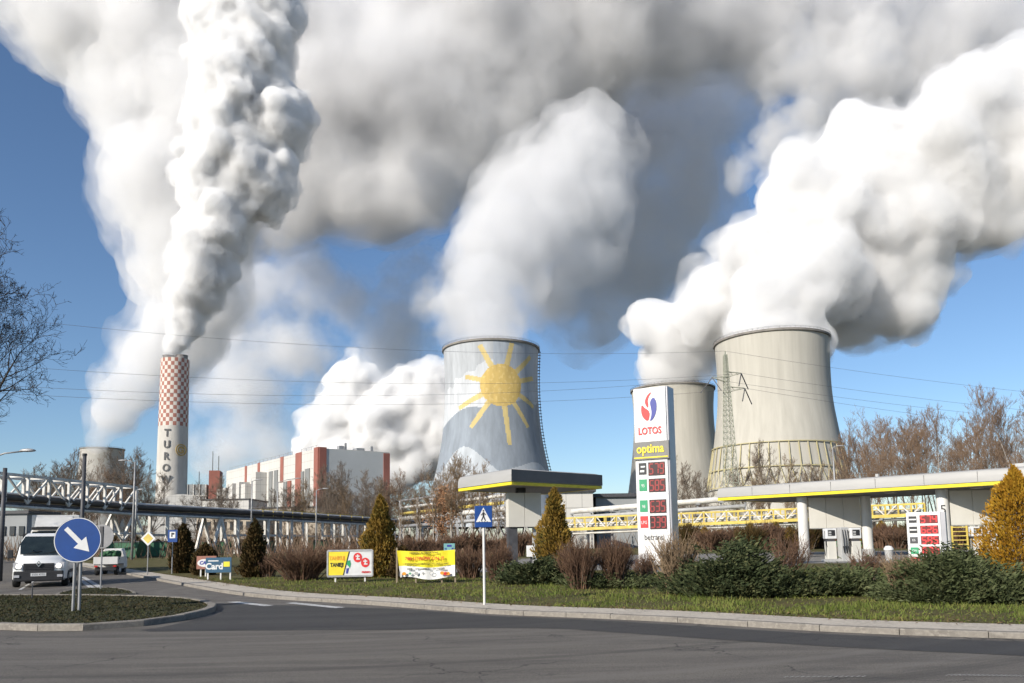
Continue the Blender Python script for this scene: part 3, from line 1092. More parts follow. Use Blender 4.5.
m_louvre = mat('grey_louvre', (.22, .225, .22), .7, c2=(.16, .165, .16), scale=.3, stretch=(1, 1, .2))
for x0, x1, z0, z1 in ((12, 18, 13, 43), (20, 24, 13, 42), (46, 51, 16, 38), (61, 67, 14, 46), (70, 76, 14, 46), (104, 108, 20, 44)):
    wallbox('louvre', m_louvre, ML, [(x0, x1, z0, z1, .5)])
for x0, x1, z0, z1, d in ((80, 88, 10, 46, 7), (100, 108, 10, 40, 7), (112, 118, 10, 42, 7), (126, 134, 10, 42, 7), (140, 148, 8, 40, 7), (152, 160, 8, 40, 7)):
    wallbox('duct_tower', m_white_wall, ML, [(x0, x1, z0 + 14, z1, d), (x0 + 1.5, x1 - 1.5, 0, z0 + 14, d * .6)])
for k in range(14):
    wallbox('window', m_window, ML, [(8 + k * 11, 13 + k * 11, 6, 10, .45)])
rp = MB()
for k in range(22):
    rp.cyl(uL * (6 + k * 7) + uR * 1.0 + Vector((0, 0, HB)), uL * (6 + k * 7) + uR * 1.0 + Vector((0, 0, HB + 2.2)), .15, 5)
rp.bar(uL * 3 + uR + Vector((0, 0, HB + 2)), uL * (LL - 3) + uR + Vector((0, 0, HB + 2)), .15)
for x, w, h in ((14, 3, 2.2), (17, 1, 4), (25, 5, 1.4), (33, 1.5, 3)):
    rp.box(uR * x + uL * 3 + Vector((0, 0, HB + h / 2)), (w, w, h), M=MR)
rp.build('roof_fittings', m_steel, bh)
# low halls in front of the boiler house
m_beige = mat('beige_render', (.46, .39, .30), .9, c2=(.36, .30, .23), scale=.1)
def low_hall(px0, px1, pyt, D, depth, label, m, rz=0.0, name='low_hall', windows=0):
    a, b = P(px0, 540, D), P(px1, 540, D)
    w = b.x - a.x
    h = P((px0 + px1) / 2, pyt, D).z
    r = empty(name, ((a.x + b.x) / 2, D, 0), rz, label, 'building')
    mb = MB(); mb.box((0, depth / 2, h / 2), (w, depth, h)); mb.build('wall', m, r)
    mb = MB(); mb.box((0, depth / 2, h + .3), (w + 1, depth + 1, .6)); mb.build('roof_edge', m_dark, r)
    if windows:
        for k in range(windows):
            mb = MB(); mb.box((-w / 2 + w * (k + .5) / windows, -.05, h * .6), (w / windows * .55, .3, h * .22)); mb.build('window', m_window, r)
    return r
low_hall(200, 248, 500, 390, 30, 'low white hall with a flat roof left of the boiler house', m_white_wall, 0, windows=5)
low_hall(252, 326, 508, 370, 24, 'beige brick hall running below the striped boiler house', m_beige, 0, windows=0)
low_hall(196, 252, 511, 360, 20, 'beige wall hall below the low white hall', m_beige, 0, windows=7)
low_hall(-20, 26, 514, 150, 10, 'pale grey shed beyond the pipe bridge at the left edge', m_grey_wall, 0, 'shed', windows=5)
low_hall(556, 594, 492, 131, 12, 'white flat roofed building behind the kiosk canopy', m_white_wall, 0, 'kiosk_building', windows=0)
low_hall(597, 640, 497, 135, 12, 'dark roofed grey building between the canopy and the price pylon', m_grey_wall, 0, 'service_building', windows=4)
# ---------------------------------------------------------------- filling station
m_fascia = mat('silver_fascia', (.40, .39, .37), .5, .1, c2=(.33, .325, .31), scale=.5, stretch=(.3, .3, 2))
m_fascia_dark = mat('charcoal_fascia', (.075, .078, .085), .5, c2=(.05, .052, .058), scale=.6)
m_fascia_yel = mat('yellow_trim', (.74, .60, .03), .5, var=.12)
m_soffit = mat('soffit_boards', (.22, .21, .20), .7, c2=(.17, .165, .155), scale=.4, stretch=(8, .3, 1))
m_panel = mat('cream_panel', (.60, .58, .52), .6, c2=(.53, .51, .455), scale=.5)
m_column = mat('white_column', (.66, .65, .62), .5, c2=(.55, .54, .51), scale=1.5, stretch=(1, 1, .4))
m_black = mat('black_plastic', (.02, .02, .022), .5, var=.3)
m_grey_box = mat('grey_enamel', (.42, .42, .41), .5, c2=(.34, .34, .33), scale=2)
m_signwhite = mat('sign_white', (.66, .66, .655), .45, c2=(.60, .60, .59), scale=1.5, var=.06)
m_signgrey = mat('sign_silver', (.36, .36, .38), .4, .35, c2=(.31, .31, .33), scale=1.0)
m_red = mat('sign_red', (.62, .03, .03), .5, var=.1)
m_navy = mat('sign_navy', (.035, .045, .26), .5, var=.1)
m_green = mat('sign_green', (.02, .28, .12), .5, var=.1)
m_led_off = mat('led_window', (.045, .014, .012), .35, c2=(.03, .01, .01), spec=.5)
m_led = emit_mat('lit_red_segment', (.55, .05, .045), .28)
m_led_bright = emit_mat('lit_bright_red_segment', (.85, .045, .045), .65)

SEG = {'0': 'abcdef', '1': 'bc', '2': 'abged', '3': 'abgcd', '4': 'fgbc', '5': 'afgcd', '6': 'afgedc', '7': 'abc', '8': 'abcdefg', '9': 'abcfgd'}
def digits(s, h, w, y=0.0, thick=.2, point=False):
    """seven-segment figures, centred on the origin, facing -y"""
    mb = MB()
    n = len(s)
    dw = w / n
    for i, ch in enumerate(s):
        cx = -w / 2 + dw * (i + .5)
        a, b = dw * .66, h * .82
        t = b * thick * .62
        sg = {'a': (0, b / 2, a, t), 'g': (0, 0, a, t), 'd': (0, -b / 2, a, t), 'f': (-a / 2, b / 4, t, b / 2), 'b': (a / 2, b / 4, t, b / 2), 'e': (-a / 2, -b / 4, t, b / 2), 'c': (a / 2, -b / 4, t, b / 2)}
        for c in SEG[ch]:
            x, z, sx, sz = sg[c]
            off = .0 if c in 'agd' else .002
            mb.box((cx + x + z * .06, y - off, z), (sx * .92, .012, sz * .9))
        if point and i == 0:
            mb.box((cx + dw * .5, y, -b / 2), (t * .9, .012, t * .9))
    return mb

def put_digits(s, h, w, thick, m, parent, loc):
    for i, ch in enumerate(s):
        dw = w / len(s)
        o = digits(ch, h, dw, 0, thick).build('price_digit', m, parent)
        o.location = (loc[0] - w / 2 + dw * (i + .5), loc[1], loc[2])

def canopy(name, label, corners, z0, h, mats, thick_trim=.2, cat='canopy', soft=.25):
    """flat roof over an outline of ground points: fascia on every side, yellow trim under it, boarded soffit"""
    root = empty(name, (corners[0][0], corners[0][1], z0), 0, label, cat)
    c = [Vector((p[0] - corners[0][0], p[1] - corners[0][1], 0)) for p in corners]
    n = len(c)
    area = sum(c[i].x * c[(i + 1) % n].y - c[(i + 1) % n].x * c[i].y for i in range(n))
    if area < 0: c = c[::-1]
    def ring(ins, z):
        out = []
        for i in range(n):
            p, a, b = c[i], c[i - 1], c[(i + 1) % n]
            u, v = (p - a).normalized(), (b - p).normalized()
            nu, nv = Vector((-u.y, u.x, 0)), Vector((-v.y, v.x, 0))
            q = (nu + nv)
            q = q / max(.2, q.dot(nu))
            out.append(p + q * ins + Vector((0, 0, z)))
        return out
    prof = [(.06, thick_trim), (0, thick_trim + .03), (0, h * .55), (.04, h * .8), (.12, h * .93), (.30, h)]
    rings = [ring(i, z) for i, z in prof]
    mb = MB()
    vs = [v for r in rings for v in r]
    fs = []
    for k in range(len(rings) - 1):
        for i in range(n):
            j = (i + 1) % n
            fs.append((k * n + i, k * n + j, (k + 1) * n + j, (k + 1) * n + i))
    fs.append(tuple((len(rings) - 1) * n + i for i in range(n)))
    mb.add(vs, fs)
    f = mb.build('fascia', mats[0], root, smooth=True, sharp=35)
    tr = MB()
    a, b, d = ring(.02, thick_trim), ring(.02, 0), ring(.35, 0)
    tr.add(a + b + d, [(i, (i + 1) % n, n + (i + 1) % n, n + i) for i in range(n)] + [(n + i, n + (i + 1) % n, 2 * n + (i + 1) % n, 2 * n + i) for i in range(n)])
    tr.build('trim', mats[1], root)
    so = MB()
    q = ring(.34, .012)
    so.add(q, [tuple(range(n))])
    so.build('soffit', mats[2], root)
    return root

# right canopy
A = P(717.5, 501, 62); B = P(1024, 486.5, 46)
ZC = 4.45
uc = Vector((B.x - A.x, B.y - A.y, 0)).normalized()
vc = Vector((-uc.y, uc.x, 0))
vc = vc if vc.y > 0 else -vc
Ag = Vector((A.x, A.y, 0))
Lc = 34.0
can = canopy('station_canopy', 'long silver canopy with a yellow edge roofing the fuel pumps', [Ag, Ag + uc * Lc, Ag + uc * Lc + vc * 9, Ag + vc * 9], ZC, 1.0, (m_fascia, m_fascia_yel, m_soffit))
rotc = math.atan2(uc.y, uc.x)
for k in range(12):
    mb = MB()
    l_ = uc * (1.5 + (k // 2) * 5.4) + vc * (2.4 + 4.2 * (k % 2))
    mb.box((l_.x, l_.y, -.005), (.6, .6, .05), rz=rotc)
    mb.build('downlight', m_panel, can)

mb = MB()
for k in range(1, 11):
    q = uc * (k * 3.1) - vc * .004
    mb.box((q.x, q.y, .56), (.018, .02, .62), rz=rotc)
mb.build('fascia_joint', m_dark, can)
mb = MB(); q = uc * 12 + vc * 1.2; mb.cyl((q.x, q.y, .9), (q.x, q.y, 1.25), .12, 8); q = uc * 20 + vc * 4; mb.box((q.x, q.y, 1.2), (1.2, .8, .5), rz=rotc)
mb.build('roof_vent', m_grey_box, can)

def portal(px, Y, w, label_c, label_p):
    """two round columns with cream boards between them, along the canopy"""
    p = P(px, 540, Y)
    for i, s in enumerate((0, w)):
        c = Vector((p.x + s, p.y, VZ))
        r = empty('canopy_column', tuple(c), 0, label_c[i], 'column', 'round columns under the silver canopy')
        mb = MB(); mb.lathe([(.36, 0), (.36, ZC - VZ - .02)], 28); mb.build('shaft', m_column, r, smooth=True)
        mb = MB(); mb.lathe([(.36, 0.012), (.43, .012), (.43, .5), (.365, .53)], 28); mb.build('base_collar', m_grey_box, r, smooth=True, sharp=40)
    r = empty('board', (p.x + w / 2, p.y, 0), 0, label_p, 'panel', 'cream boards between the canopy columns')
    n = 3 if w > 3 else 2
    x0 = -w / 2 + .42
    ww = (w - .84) / n
    for k in range(n):
        mb = MB(); mb.box((x0 + ww * (k + .5), 0, 3.25), (ww - .025, .18, 2.2)); bevel(mb.build('panel', m_panel, r), .012)
    mb = MB(); mb.box((0, .02, 2.13), (w - .8, .14, .05)); mb.box((0, .02, 4.4), (w - .8, .1, .06)); mb.build('rail', m_grey_box, r)
    return r
portal(804, 57.9, 4.6, ('white round canopy column at the left end behind bare twigs', 'white round canopy column just right of the two fuel pumps'), 'cream board hanging above the two fuel pumps')
portal(945, 50.8, 5.2, ('white round canopy column marked 5 beside the small price board', 'white round canopy column behind the golden conifer'), 'cream board between the price board and the golden conifer')
c5 = P(945, 540, 50.8)
num = [o for o in bpy.data.objects if o.name.startswith('canopy_column')][2]
text('number', '5', .75, m_black, num, (-.16, -.345, 3.05), (math.pi / 2, 0, -R(24)), ext=.012)

# fuel pumps
def pump(px, Y, label, yaw=0.0):
    p = P(px, 540, Y)
    r = empty('fuel_pump', (p.x, p.y, VZ), yaw, label, 'fuel pump', 'fuel pumps under the silver canopy')
    r.scale = (.66, .8, 1)
    mb = MB(); mb.box((0, 0, .07), (1.25, .9, .14)); mb.build('plinth', m_grey_box, r)
    mb = MB(); mb.box((0, 0, .66), (.82, .55, 1.04)); bevel(mb.build('cabinet', m_panel, r), .03)
    mb = MB(); mb.box((0, 0, 1.64), (.98, .56, .62)); bevel(mb.build('head', m_signwhite, r), .05)
    mb = MB(); mb.box((.0, -.285, 1.68), (.66, .03, .34)); h = mb.build('display', m_black, r)
    mb = MB(); mb.box((-.16, -.305, 1.72), (.26, .012, .1)); mb.box((-.16, -.305, 1.58), (.26, .012, .08)); mb.build('readout', m_grey_box, h)
    mb = MB(); mb.box((0, 0, 1.24), (.7, .4, .14)); mb.build('neck', m_dark, r)
    for s in (-1, 1):
        mb = MB()
        mb.tube([(s * .5, -.05, 1.8), (s * .62, -.12, 1.5), (s * .66, -.15, .8), (s * .6, -.14, .35), (s * .5, -.12, .6), (s * .46, -.12, 1.0)], .022, 6)
        mb.build('hose', m_black, r, smooth=True)
        mb = MB()
        mb.box((s * .46, -.14, 1.08), (.07, .1, .22)); mb.cyl((s * .46, -.2, 1.0), (s * .46, -.28, .86), .018, 6)
        mb.build('nozzle', m_green if s > 0 else m_black, r)
    return r
pump(830, 47.5, 'fuel pump with a dark display and beige cabinet, left of the grey tower', .1)
pump(854.5, 47.0, 'fuel pump with a white head standing right of the grey hose tower', .1)
p = P(843, 540, 47.2)
r = empty('hose_tower', (p.x, p.y, VZ), .1, 'tall narrow grey hose tower between the two fuel pumps', 'hose tower')
mb = MB(); mb.box((0, 0, 1.0), (.5, .5, 2.0)); bevel(mb.build('cabinet', m_grey_box, r), .03)
for k in range(3):
    mb = MB(); mb.tube([(-.15 + .15 * k, -.28, 1.85), (-.15 + .15 * k, -.36, 1.3), (-.12 + .15 * k, -.34, .5), (-.15 + .15 * k, -.27, .9)], .022, 6)
    mb.build('hose', m_black, r, smooth=True)
pump(976, 50.5, 'white fuel pump glimpsed under the right cream board', .0)
pump(992, 50.3, 'second white fuel pump close to the golden conifer', .0)
p = P(888, 540, 47.5)
r = empty('litter_bin', (p.x, p.y, VZ), 0, 'small white litter bin standing right of the fuel pumps', 'bin')
mb = MB(); mb.lathe([(.20, 0), (.24, .62)], 20); mb.build('body', m_grey_box, r, smooth=True)
mb = MB(); mb.lathe([(.27, .62), (.27, .72), (.16, .86), (.001, .88)], 20); mb.build('lid', m_signwhite, r, smooth=True, sharp=40)

# small yellow steps / rack seen under the right board
p = P(960, 540, 75)
r = empty('ladder_rack', (p.x, p.y, VZ), 0, 'yellow ladder rack standing beyond the column marked 5', 'rack')
mb = MB()
for x in (-.7, .7): mb.bar((x, 0, 0), (x, 0, 3.6), .12)
for k in range(8): mb.bar((-.7, 0, .5 + .4 * k), (.7, 0, .5 + .4 * k), .09)
mb.build('frame', m_yellow, r)

# small price board in front of the pumps
PB_Y = 42.0
pb = P(924.5, 540, PB_Y)
r = empty('price_board', (pb.x, pb.y, VZ), -.68, 'white fuel price board with five red lit prices beside the canopy column', 'price sign')
zt = P(924, 512, PB_Y).z - VZ
wb_ = 31 * PB_Y / F_PX
mb = MB(); mb.box((0, .13, zt / 2 + .15), (wb_, .3, zt - .3)); bevel(mb.build('cabinet', m_signwhite, r), .03)
mb = MB(); mb.box((wb_ / 2 + .12, .15, zt / 2 + .1), (.22, .34, zt - .25)); mb.build('side_profile', m_signgrey, r)
for x in (-.5, .5):
    mb = MB(); mb.box((x, .15, .1), (.12, .12, .25)); mb.build('foot', m_dark, r)
for k, (s, cl) in enumerate((('574', m_black), ('626', m_black), ('585', m_dark), ('637', m_green), ('339', m_red))):
    z = zt - .38 - k * .545
    mb = MB(); mb.box((.27, -.03, z), (.86, .02, .43)); w_ = mb.build('led_window', mat('red_led_window', (.14, .012, .012), .4) if k == 0 else bpy.data.materials['red_led_window'], r)
    put_digits(s, .42, .82, .3, m_led_bright, w_, (.27, -.048, z))
    mb = MB(); mb.box((-.5, -.03, z), (.38, .02, .34)); f_ = mb.build('fuel_tag', cl, r)
    if k < 2:
        mb = MB(); mb.box((-.5, -.045, z), (.34, .01, .07)); mb.build('tag_stripe', m_signwhite, f_)
    else:
        text('tag_text', ('98', 'ON', 'LPG')[k - 2] if k > 2 else 'E5', .16, m_signwhite, f_, (-.5, -.046, z), ext=.003)

# ---- tall price pylon
PY = 35.5
pc = P(654, 540, PY)
zt = P(648, 387.5, PY).z - VZ
wf, df = 1.52, .95
r = empty('price_pylon', (pc.x, pc.y, VZ), 0, 'tall white price pylon with a red and blue swirl and four fuel prices', 'price sign')
r.rotation_euler = (0, 0, R(-30))
mb = MB()
mb.prism([(-wf / 2, 0), (wf / 2, 0), (wf / 2, df), (-wf / 2, df)], 'z', zt - .35)
o = mb.build('cabinet', m_signwhite, r); o.location = (0, 0, .35); bevel(o, .03)
mb = MB(); mb.box((wf / 2 + .02, df / 2 + .02, zt / 2 + .19), (.14, df - .1, zt - .36)); bevel(mb.build('side_panel', m_signgrey, r), .04)
mb = MB(); mb.box((0, df / 2, .17), (wf * .84, df * .7, .36)); mb.build('plinth', m_dark, r)
mb = MB()
for z in (zt * .80, zt * .60, zt * .42, zt * .2): mb.box((0, -.002, z), (wf - .01, .008, .012))
mb.build('panel_joint', m_grey_box, r)
# swirl emblem: a red drop, a red crescent beside it and a blue drop
def drop(pts, n=2):
    return [(p.x, p.y) for p in closed_smooth([Vector((a, b, 0)) for a, b in pts], n)]
S = .0072
def em(pts): return [((a - 165) * S, (205 - b) * S) for a, b in pts]
def zp(py): return P(648, py, PY).z - VZ
zc = zp(408.5)
for nm, m_, pts in (('red_swirl', m_red, [(118, 178), (113, 215), (120, 250), (138, 275), (158, 283), (166, 262), (170, 235), (162, 215), (138, 200), (127, 185)]),
                    ('red_crescent', m_red, [(188, 100), (165, 112), (148, 135), (140, 160), (146, 185), (160, 202), (163, 178), (158, 155), (166, 130)]),
                    ('blue_swirl', m_navy, [(200, 135), (180, 150), (173, 175), (180, 205), (183, 235), (178, 262), (168, 288), (190, 275), (208, 245), (217, 205), (216, 165)])):
    mb = MB(); mb.prism(drop(em(pts)), 'y', .02)
    o = mb.build(nm, m_, r); o.location = (-.03, -.026, zc)
text('brand_lettering', 'LOTOS', .44, m_red, r, (-.02, -.018, zp(431)), ext=.012, bold=.012, sx=.78)
mb = MB(); mb.box((0.03, -.03, zp(450.5)), (wf + .14, .1, .80)); band = mb.build('grey_band', mat('band_grey', (.17, .165, .155), .5), r)
text('band_lettering', 'optima', .56, m_fascia_yel, band, (0, -.095, zp(449)), ext=.012, bold=.014, sx=.82)
mb = MB(); mb.box((.02, -.085, zp(457.5)), (wf + .06, .03, .06)); mb.build('yellow_line', m_fascia_yel, band)
prices = (('579', zp(469), m_black, ''), ('585', zp(485.5), m_green, '95'), ('635', zp(506.5), m_green, '98'), ('339', zp(522.5), m_red, 'LPG'))
for s, z, cl, tg in prices:
    mb = MB(); mb.box((.24, -.012, z), (.78, .02, .60)); w_ = mb.build('led_window', m_led_off, r)
    put_digits(s, .54, .74, .22, m_led, w_, (.24, -.028, z))
    mb = MB(); mb.box((-.42, -.012, z + .03), (.36, .02, .52)); f_ = mb.build('fuel_tag', cl, r)
    if tg: text('tag_text', tg, .2, m_signwhite, f_, (-.42, -.026, z), ext=.004, sx=.8)
    else:
        mb = MB(); mb.box((-.40, -.026, z + .12), (.2, .01, .07)); mb.box((-.44, -.026, z - .08), (.2, .01, .09)); mb.build('tag_mark', m_signwhite, f_)
text('company_lettering', 'betrans', .36, m_black, r, (.0, -.012, zp(537.5)), ext=.008, sx=.82)

# ---- kiosk canopy in the middle
K0 = P(511.5, 484.5, 40.5); KL_ = P(458, 490.5, 45.5); KR_ = P(602.5, 488.5, 45.2)
zk = K0.z
k0, kl, kr = [Vector((q.x, q.y, 0)) for q in (K0, KL_, KR_)]
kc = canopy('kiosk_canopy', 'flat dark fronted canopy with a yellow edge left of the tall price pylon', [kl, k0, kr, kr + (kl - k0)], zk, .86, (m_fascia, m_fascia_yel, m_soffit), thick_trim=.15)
# the face towards the road on the right is charcoal
mb = MB()
u_ = (kr - k0).normalized(); nn_ = Vector((u_.y, -u_.x, 0)); nn_ = nn_ if nn_.y < 0 else -nn_
L_ = (kr - k0).length
a_ = k0 - kl
c_ = a_ + nn_ * .012
mb.add([c_ + Vector((0, 0, .19)), c_ + u_ * L_ + Vector((0, 0, .19)), c_ + u_ * L_ + Vector((0, 0, .78)), c_ + Vector((0, 0, .78)),
        c_ - nn_ * .1 + Vector((0, 0, .80)), c_ - nn_ * .1 + u_ * L_ + Vector((0, 0, .80))], [(0, 1, 2, 3), (3, 2, 5, 4)])
mb.build('dark_facing', m_fascia_dark, kc)
# hanging boards and support below it
pk = P(522, 540, 43.5)
r = empty('board', (pk.x, pk.y, 0), math.atan2(u_.y, u_.x) * .4, 'white board on dark posts under the kiosk canopy', 'panel')
zb0, zb1 = P(522, 527, 43.5).z, P(522, 493, 43.5).z
for k in range(2):
    mb = MB(); mb.box((-.36 + .95 * k, 0, (zb0 + zb1) / 2), (.93, .5, zb1 - zb0)); bevel(mb.build('panel', m_panel, r), .012)
mb = MB(); mb.box((-.55, .05, zb0 / 2), (.52, .4, zb0 - .01)); mb.build('post', m_dark, r)
mb = MB(); mb.box((.75, .15, zb0 / 2), (.16, .2, zb0 - .01)); mb.build('post', m_grey_box, r)
mb = MB(); mb.box((0, .1, (zb1 + zk) / 2), (.5, .3, zk - zb1 - .01)); mb.build('post', m_dark, r)
p = P(531, 540, 43)
r = empty('cabinet', (p.x, p.y, VZ), 0, 'small white service cabinet beneath the kiosk canopy', 'cabinet')
mb = MB(); mb.box((0, 0, .95), (.5, .35, .6)); bevel(mb.build('box', m_signwhite, r), .02)
mb = MB(); mb.box((0, .05, .33), (.12, .12, .66)); mb.build('leg', m_dark, r)

# ---- yellow pipe truss running behind the station
T0, T1 = P(535, 531, 121), P(925, 514.5, 104)
tr = empty('pipe_truss', (T0.x, T0.y, 0), 0, 'yellow lattice pipe truss running behind the filling station', 'pipe bridge')
o0 = Vector((T0.x, T0.y, 0))
t0, t1 = T0 - o0, T1 - o0
up0, up1 = Vector((0, 0, 1.75)), Vector((0, 0, 1.45))
n_b = 34
def tp(k, h, d=0.0): 
    f = k / n_b
    return t0.lerp(t1, f) + up0.lerp(up1, f) * h + Vector((0, d, 0))
for d in (0, 2.0):
    mb = MB()
    mb.bar(tp(0, 0, d), tp(n_b, 0, d), .42, .42); 
    mb.bar(tp(0, 1, d), tp(n_b, 1, d), .2, .2)
    mb.build('chord', m_yellow, tr)
mb = MB()
for k in range(n_b + 1):
    mb.bar(tp(k, 0), tp(k, 1), .16); mb.bar(tp(k, 0, 2), tp(k, 1, 2), .16)
mb.bar(tp(0, .55), tp(n_b, .55), .09)
mb.cur = 1
for k in range(n_b):
    mb.bar(tp(k, 0 if k % 2 else 1.1), tp(k + 1, 1.1 if k % 2 else 0), .15)
mb.build('lattice', (m_yellow, m_white_steel), tr)
mb = MB()
mb.tube([tp(0, -.35, .5), tp(n_b, -.35, .5)], .2, 8); mb.tube([tp(0, .3, 1), tp(n_b, .3, 1)], .35, 8)
mb.build('pipe', m_white_steel, tr, smooth=True)
for f in (.1, .38, .62, .9):
    mb = MB()
    q = t0.lerp(t1, f)
    for d in (0, 2): mb.bar((q.x, q.y + d, 0), (q.x, q.y + d, q.z - .2), .3)
    mb.bar((q.x, q.y - .3, q.z - .35), (q.x, q.y + 2.3, q.z - .35), .25)
    mb.build('support', m_steel, tr)
# fat white pipe over the truss
W0, W1 = P(572, 511.5, 128), P(745, 497.5, 112)
wo = Vector((W0.x, W0.y, 0))
r = empty('overhead_pipe', (W0.x, W0.y, 0), 0, 'fat white pipe carried above the yellow truss left of the canopy', 'pipe')
mb = MB(); mb.tube([W0 - wo, (W0 - wo).lerp(W1 - wo, .4), (W1 - wo)], .42, 12); mb.build('pipe', m_white_steel, r, smooth=True)
mb = MB(); mb.tube([W0 - wo - Vector((0, 0, 1.0)), W1 - wo - Vector((0, 0, 1.2))], .3, 8); mb.build('lower_pipe', m_grey_box, r, smooth=True)
mb = MB()
for k in range(9):
    q = (W0 - wo).lerp(W1 - wo, k / 8)
    mb.bar((q.x, q.y, 0), (q.x, q.y, q.z), .22)
    mb.box((q.x, q.y, q.z - .42), (.5, 1.2, .2))
mb.build('bracket', m_steel, r)

# ---- long pipe bridge on the left
Bpts = [Vector((q.x, q.y, 0)) for q in (P(-60, 540, 84), P(0, 540, 95), P(133, 540, 119), P(300, 540, 155), P(440, 540, 215))]
zdk = [P(-60, 499, 84).z, P(0, 503, 95).z, P(133, 512, 119).z, P(300, 519.5, 155).z, P(440, 527, 215).z]
rk = empty('pipe_bridge', tuple(Bpts[1]), 0, 'long pipe bridge with a white truss and dark pipes on white trestles', 'pipe bridge')
bo = Bpts[1]
def bp(i, f, z=0.0, side=0.0):
    q = Bpts[i].lerp(Bpts[i + 1], f) - bo
    t = (Bpts[i + 1] - Bpts[i]).normalized()
    n2 = Vector((t.y, -t.x, 0))
    return Vector((q.x, q.y, zdk[i] + (zdk[i + 1] - zdk[i]) * f + z)) + n2 * side
mb = MB()
for i in range(4):
    mb.bar(bp(i, 0, 0, 0), bp(i, 1, 0, 0), .45, .35); mb.bar(bp(i, 0, 0, -3.2), bp(i, 1, 0, -3.2), .45, .35)
    for k in range(10): mb.bar(bp(i, k / 10, -.1, .3), bp(i, k / 10, -.1, -3.5), .3, .2)
mb.build('deck_beam', m_dark, rk)
m_pipe = mat('dark_lagged_pipe', (.09, .075, .065), .7, c2=(.05, .045, .04), scale=.5)
for s, z, rad, m_ in ((.1, .75, .42, m_pipe), (-1.1, .65, .32, m_steel), (-2.2, .7, .4, m_pipe), (.2, -.35, .2, m_white_steel), (-1.8, 1.3, .22, m_white_steel)):
    mb = MB()
    mb.tube([bp(i, f, z, s) for i in range(4) for f in (0, .5)] + [bp(3, 1, z, s)], rad, 8)
    mb.build('pipe', m_, rk, smooth=True)
ht = [P(-60, 467, 84).z - zdk[0], P(0, 474, 95).z - zdk[1], P(133, 487.5, 119).z - zdk[2]]
def tpz(i, f): return ht[i] + (ht[i + 1] - ht[i]) * f
for s in (.35, -3.4):
    mb = MB()
    for i in range(2): mb.bar(bp(i, 0, ht[i], s), bp(i, 1, ht[i + 1], s), .3, .34)
    mb.build('top_chord', m_white_steel, rk)
    mb = MB(); mb2 = MB()
    for i, n in ((0, 3), (1, 7)):
        for k in range(n + (1 if i else 0)):
            f = k / n
            mb.bar(bp(i, f, .1, s), bp(i, f, tpz(i, f), s), .3)
            if k < n:
                f2 = (k + 1) / n
                if k % 2 == 1 or i == 1 and k > 2: mb2.bar(bp(i, f, .1, s), bp(i, f2, tpz(i, f2), s), .22)
                else: mb2.bar(bp(i, f, tpz(i, f), s), bp(i, f2, .1, s), .22)
    mb.add(mb2.v, mb2.f)
    mb.build('lattice', m_white_steel, rk)
mb = MB()
for k in range(8):
    f = k / 7
    mb.bar(bp(1, f, tpz(1, f), .35), bp(1, f, tpz(1, f), -3.4), .22)
mb.build('cross_beam', m_white_steel, rk)
def trestle(i, f, kind):
    mb = MB()
    a, b = bp(i, f, 0, .3), bp(i, f, 0, -3.4)
    t = (Bpts[i + 1] - Bpts[i]).normalized()
    if kind == 'H':
        w = 1.7
        for q in (a, b):
            mb.bar((q.x - t.x * w, q.y - t.y * w, 0), (q.x - t.x * w, q.y - t.y * w, a.z - .2), .42)
            mb.bar((q.x + t.x * w, q.y + t.y * w, 0), (q.x + t.x * w, q.y + t.y * w, a.z - .2), .42)
            mb.bar((q.x - t.x * w, q.y - t.y * w, a.z * .5), (q.x + t.x * w, q.y + t.y * w, a.z * .5), .38)
    elif kind == 'A':
        w = 1.9
        for q in (a, b):
            for s in (-1, 1): mb.bar((q.x + s * t.x * w, q.y + s * t.y * w, 0), (q.x, q.y, a.z - .2), .42)
    else:
        for q in (a, b):
            mb.bar((q.x, q.y, 0), (q.x, q.y, a.z), .4)
            for s in (-1, 1):
                mb.bar((q.x + s * t.x * 4.2, q.y + s * t.y * 4.2, 0), (q.x, q.y, a.z), .3)
                mb.bar((q.x, q.y, .3), (q.x + s * t.x * 4.2, q.y + s * t.y * 4.2, a.z * .55), .22)
            mb.bar((q.x - t.x * 3, q.y - t.y * 3, a.z * .52), (q.x + t.x * 2, q.y + t.y * 2, a.z * .52), .28)
        mb.bar((a.x, a.y, a.z * .52), (b.x, b.y, a.z * .52), .28)
    mb.build('trestle', m_white_steel, rk)
for i, f, k in ((0, .3, 'X'), (1, .99, 'X'), (2, .20, 'H'), (2, .45, 'A'), (2, .60, 'H'), (2, .80, 'H'), (2, .97, 'H'), (3, .14, 'H'), (3, .3, 'H'), (3, .45, 'H'), (3, .62, 'H'), (3, .8, 'H')):
    trestle(i, f, k)
hr = MB()
for i in (2, 3):
    for k in range(14):
        if i == 2 and k < 10: continue
        if i == 3 and k > 5: continue
        hr.bar(bp(i, k / 14, .2, .4), bp(i, k / 14, 1.5, .4), .1)
hr.bar(bp(2, .7, 1.5, .4), bp(2, 1, 1.5, .4), .1); hr.bar(bp(3, 0, 1.5, .4), bp(3, .4, 1.5, .4), .1)
hr.build('walkway_rail', m_yellow, rk)
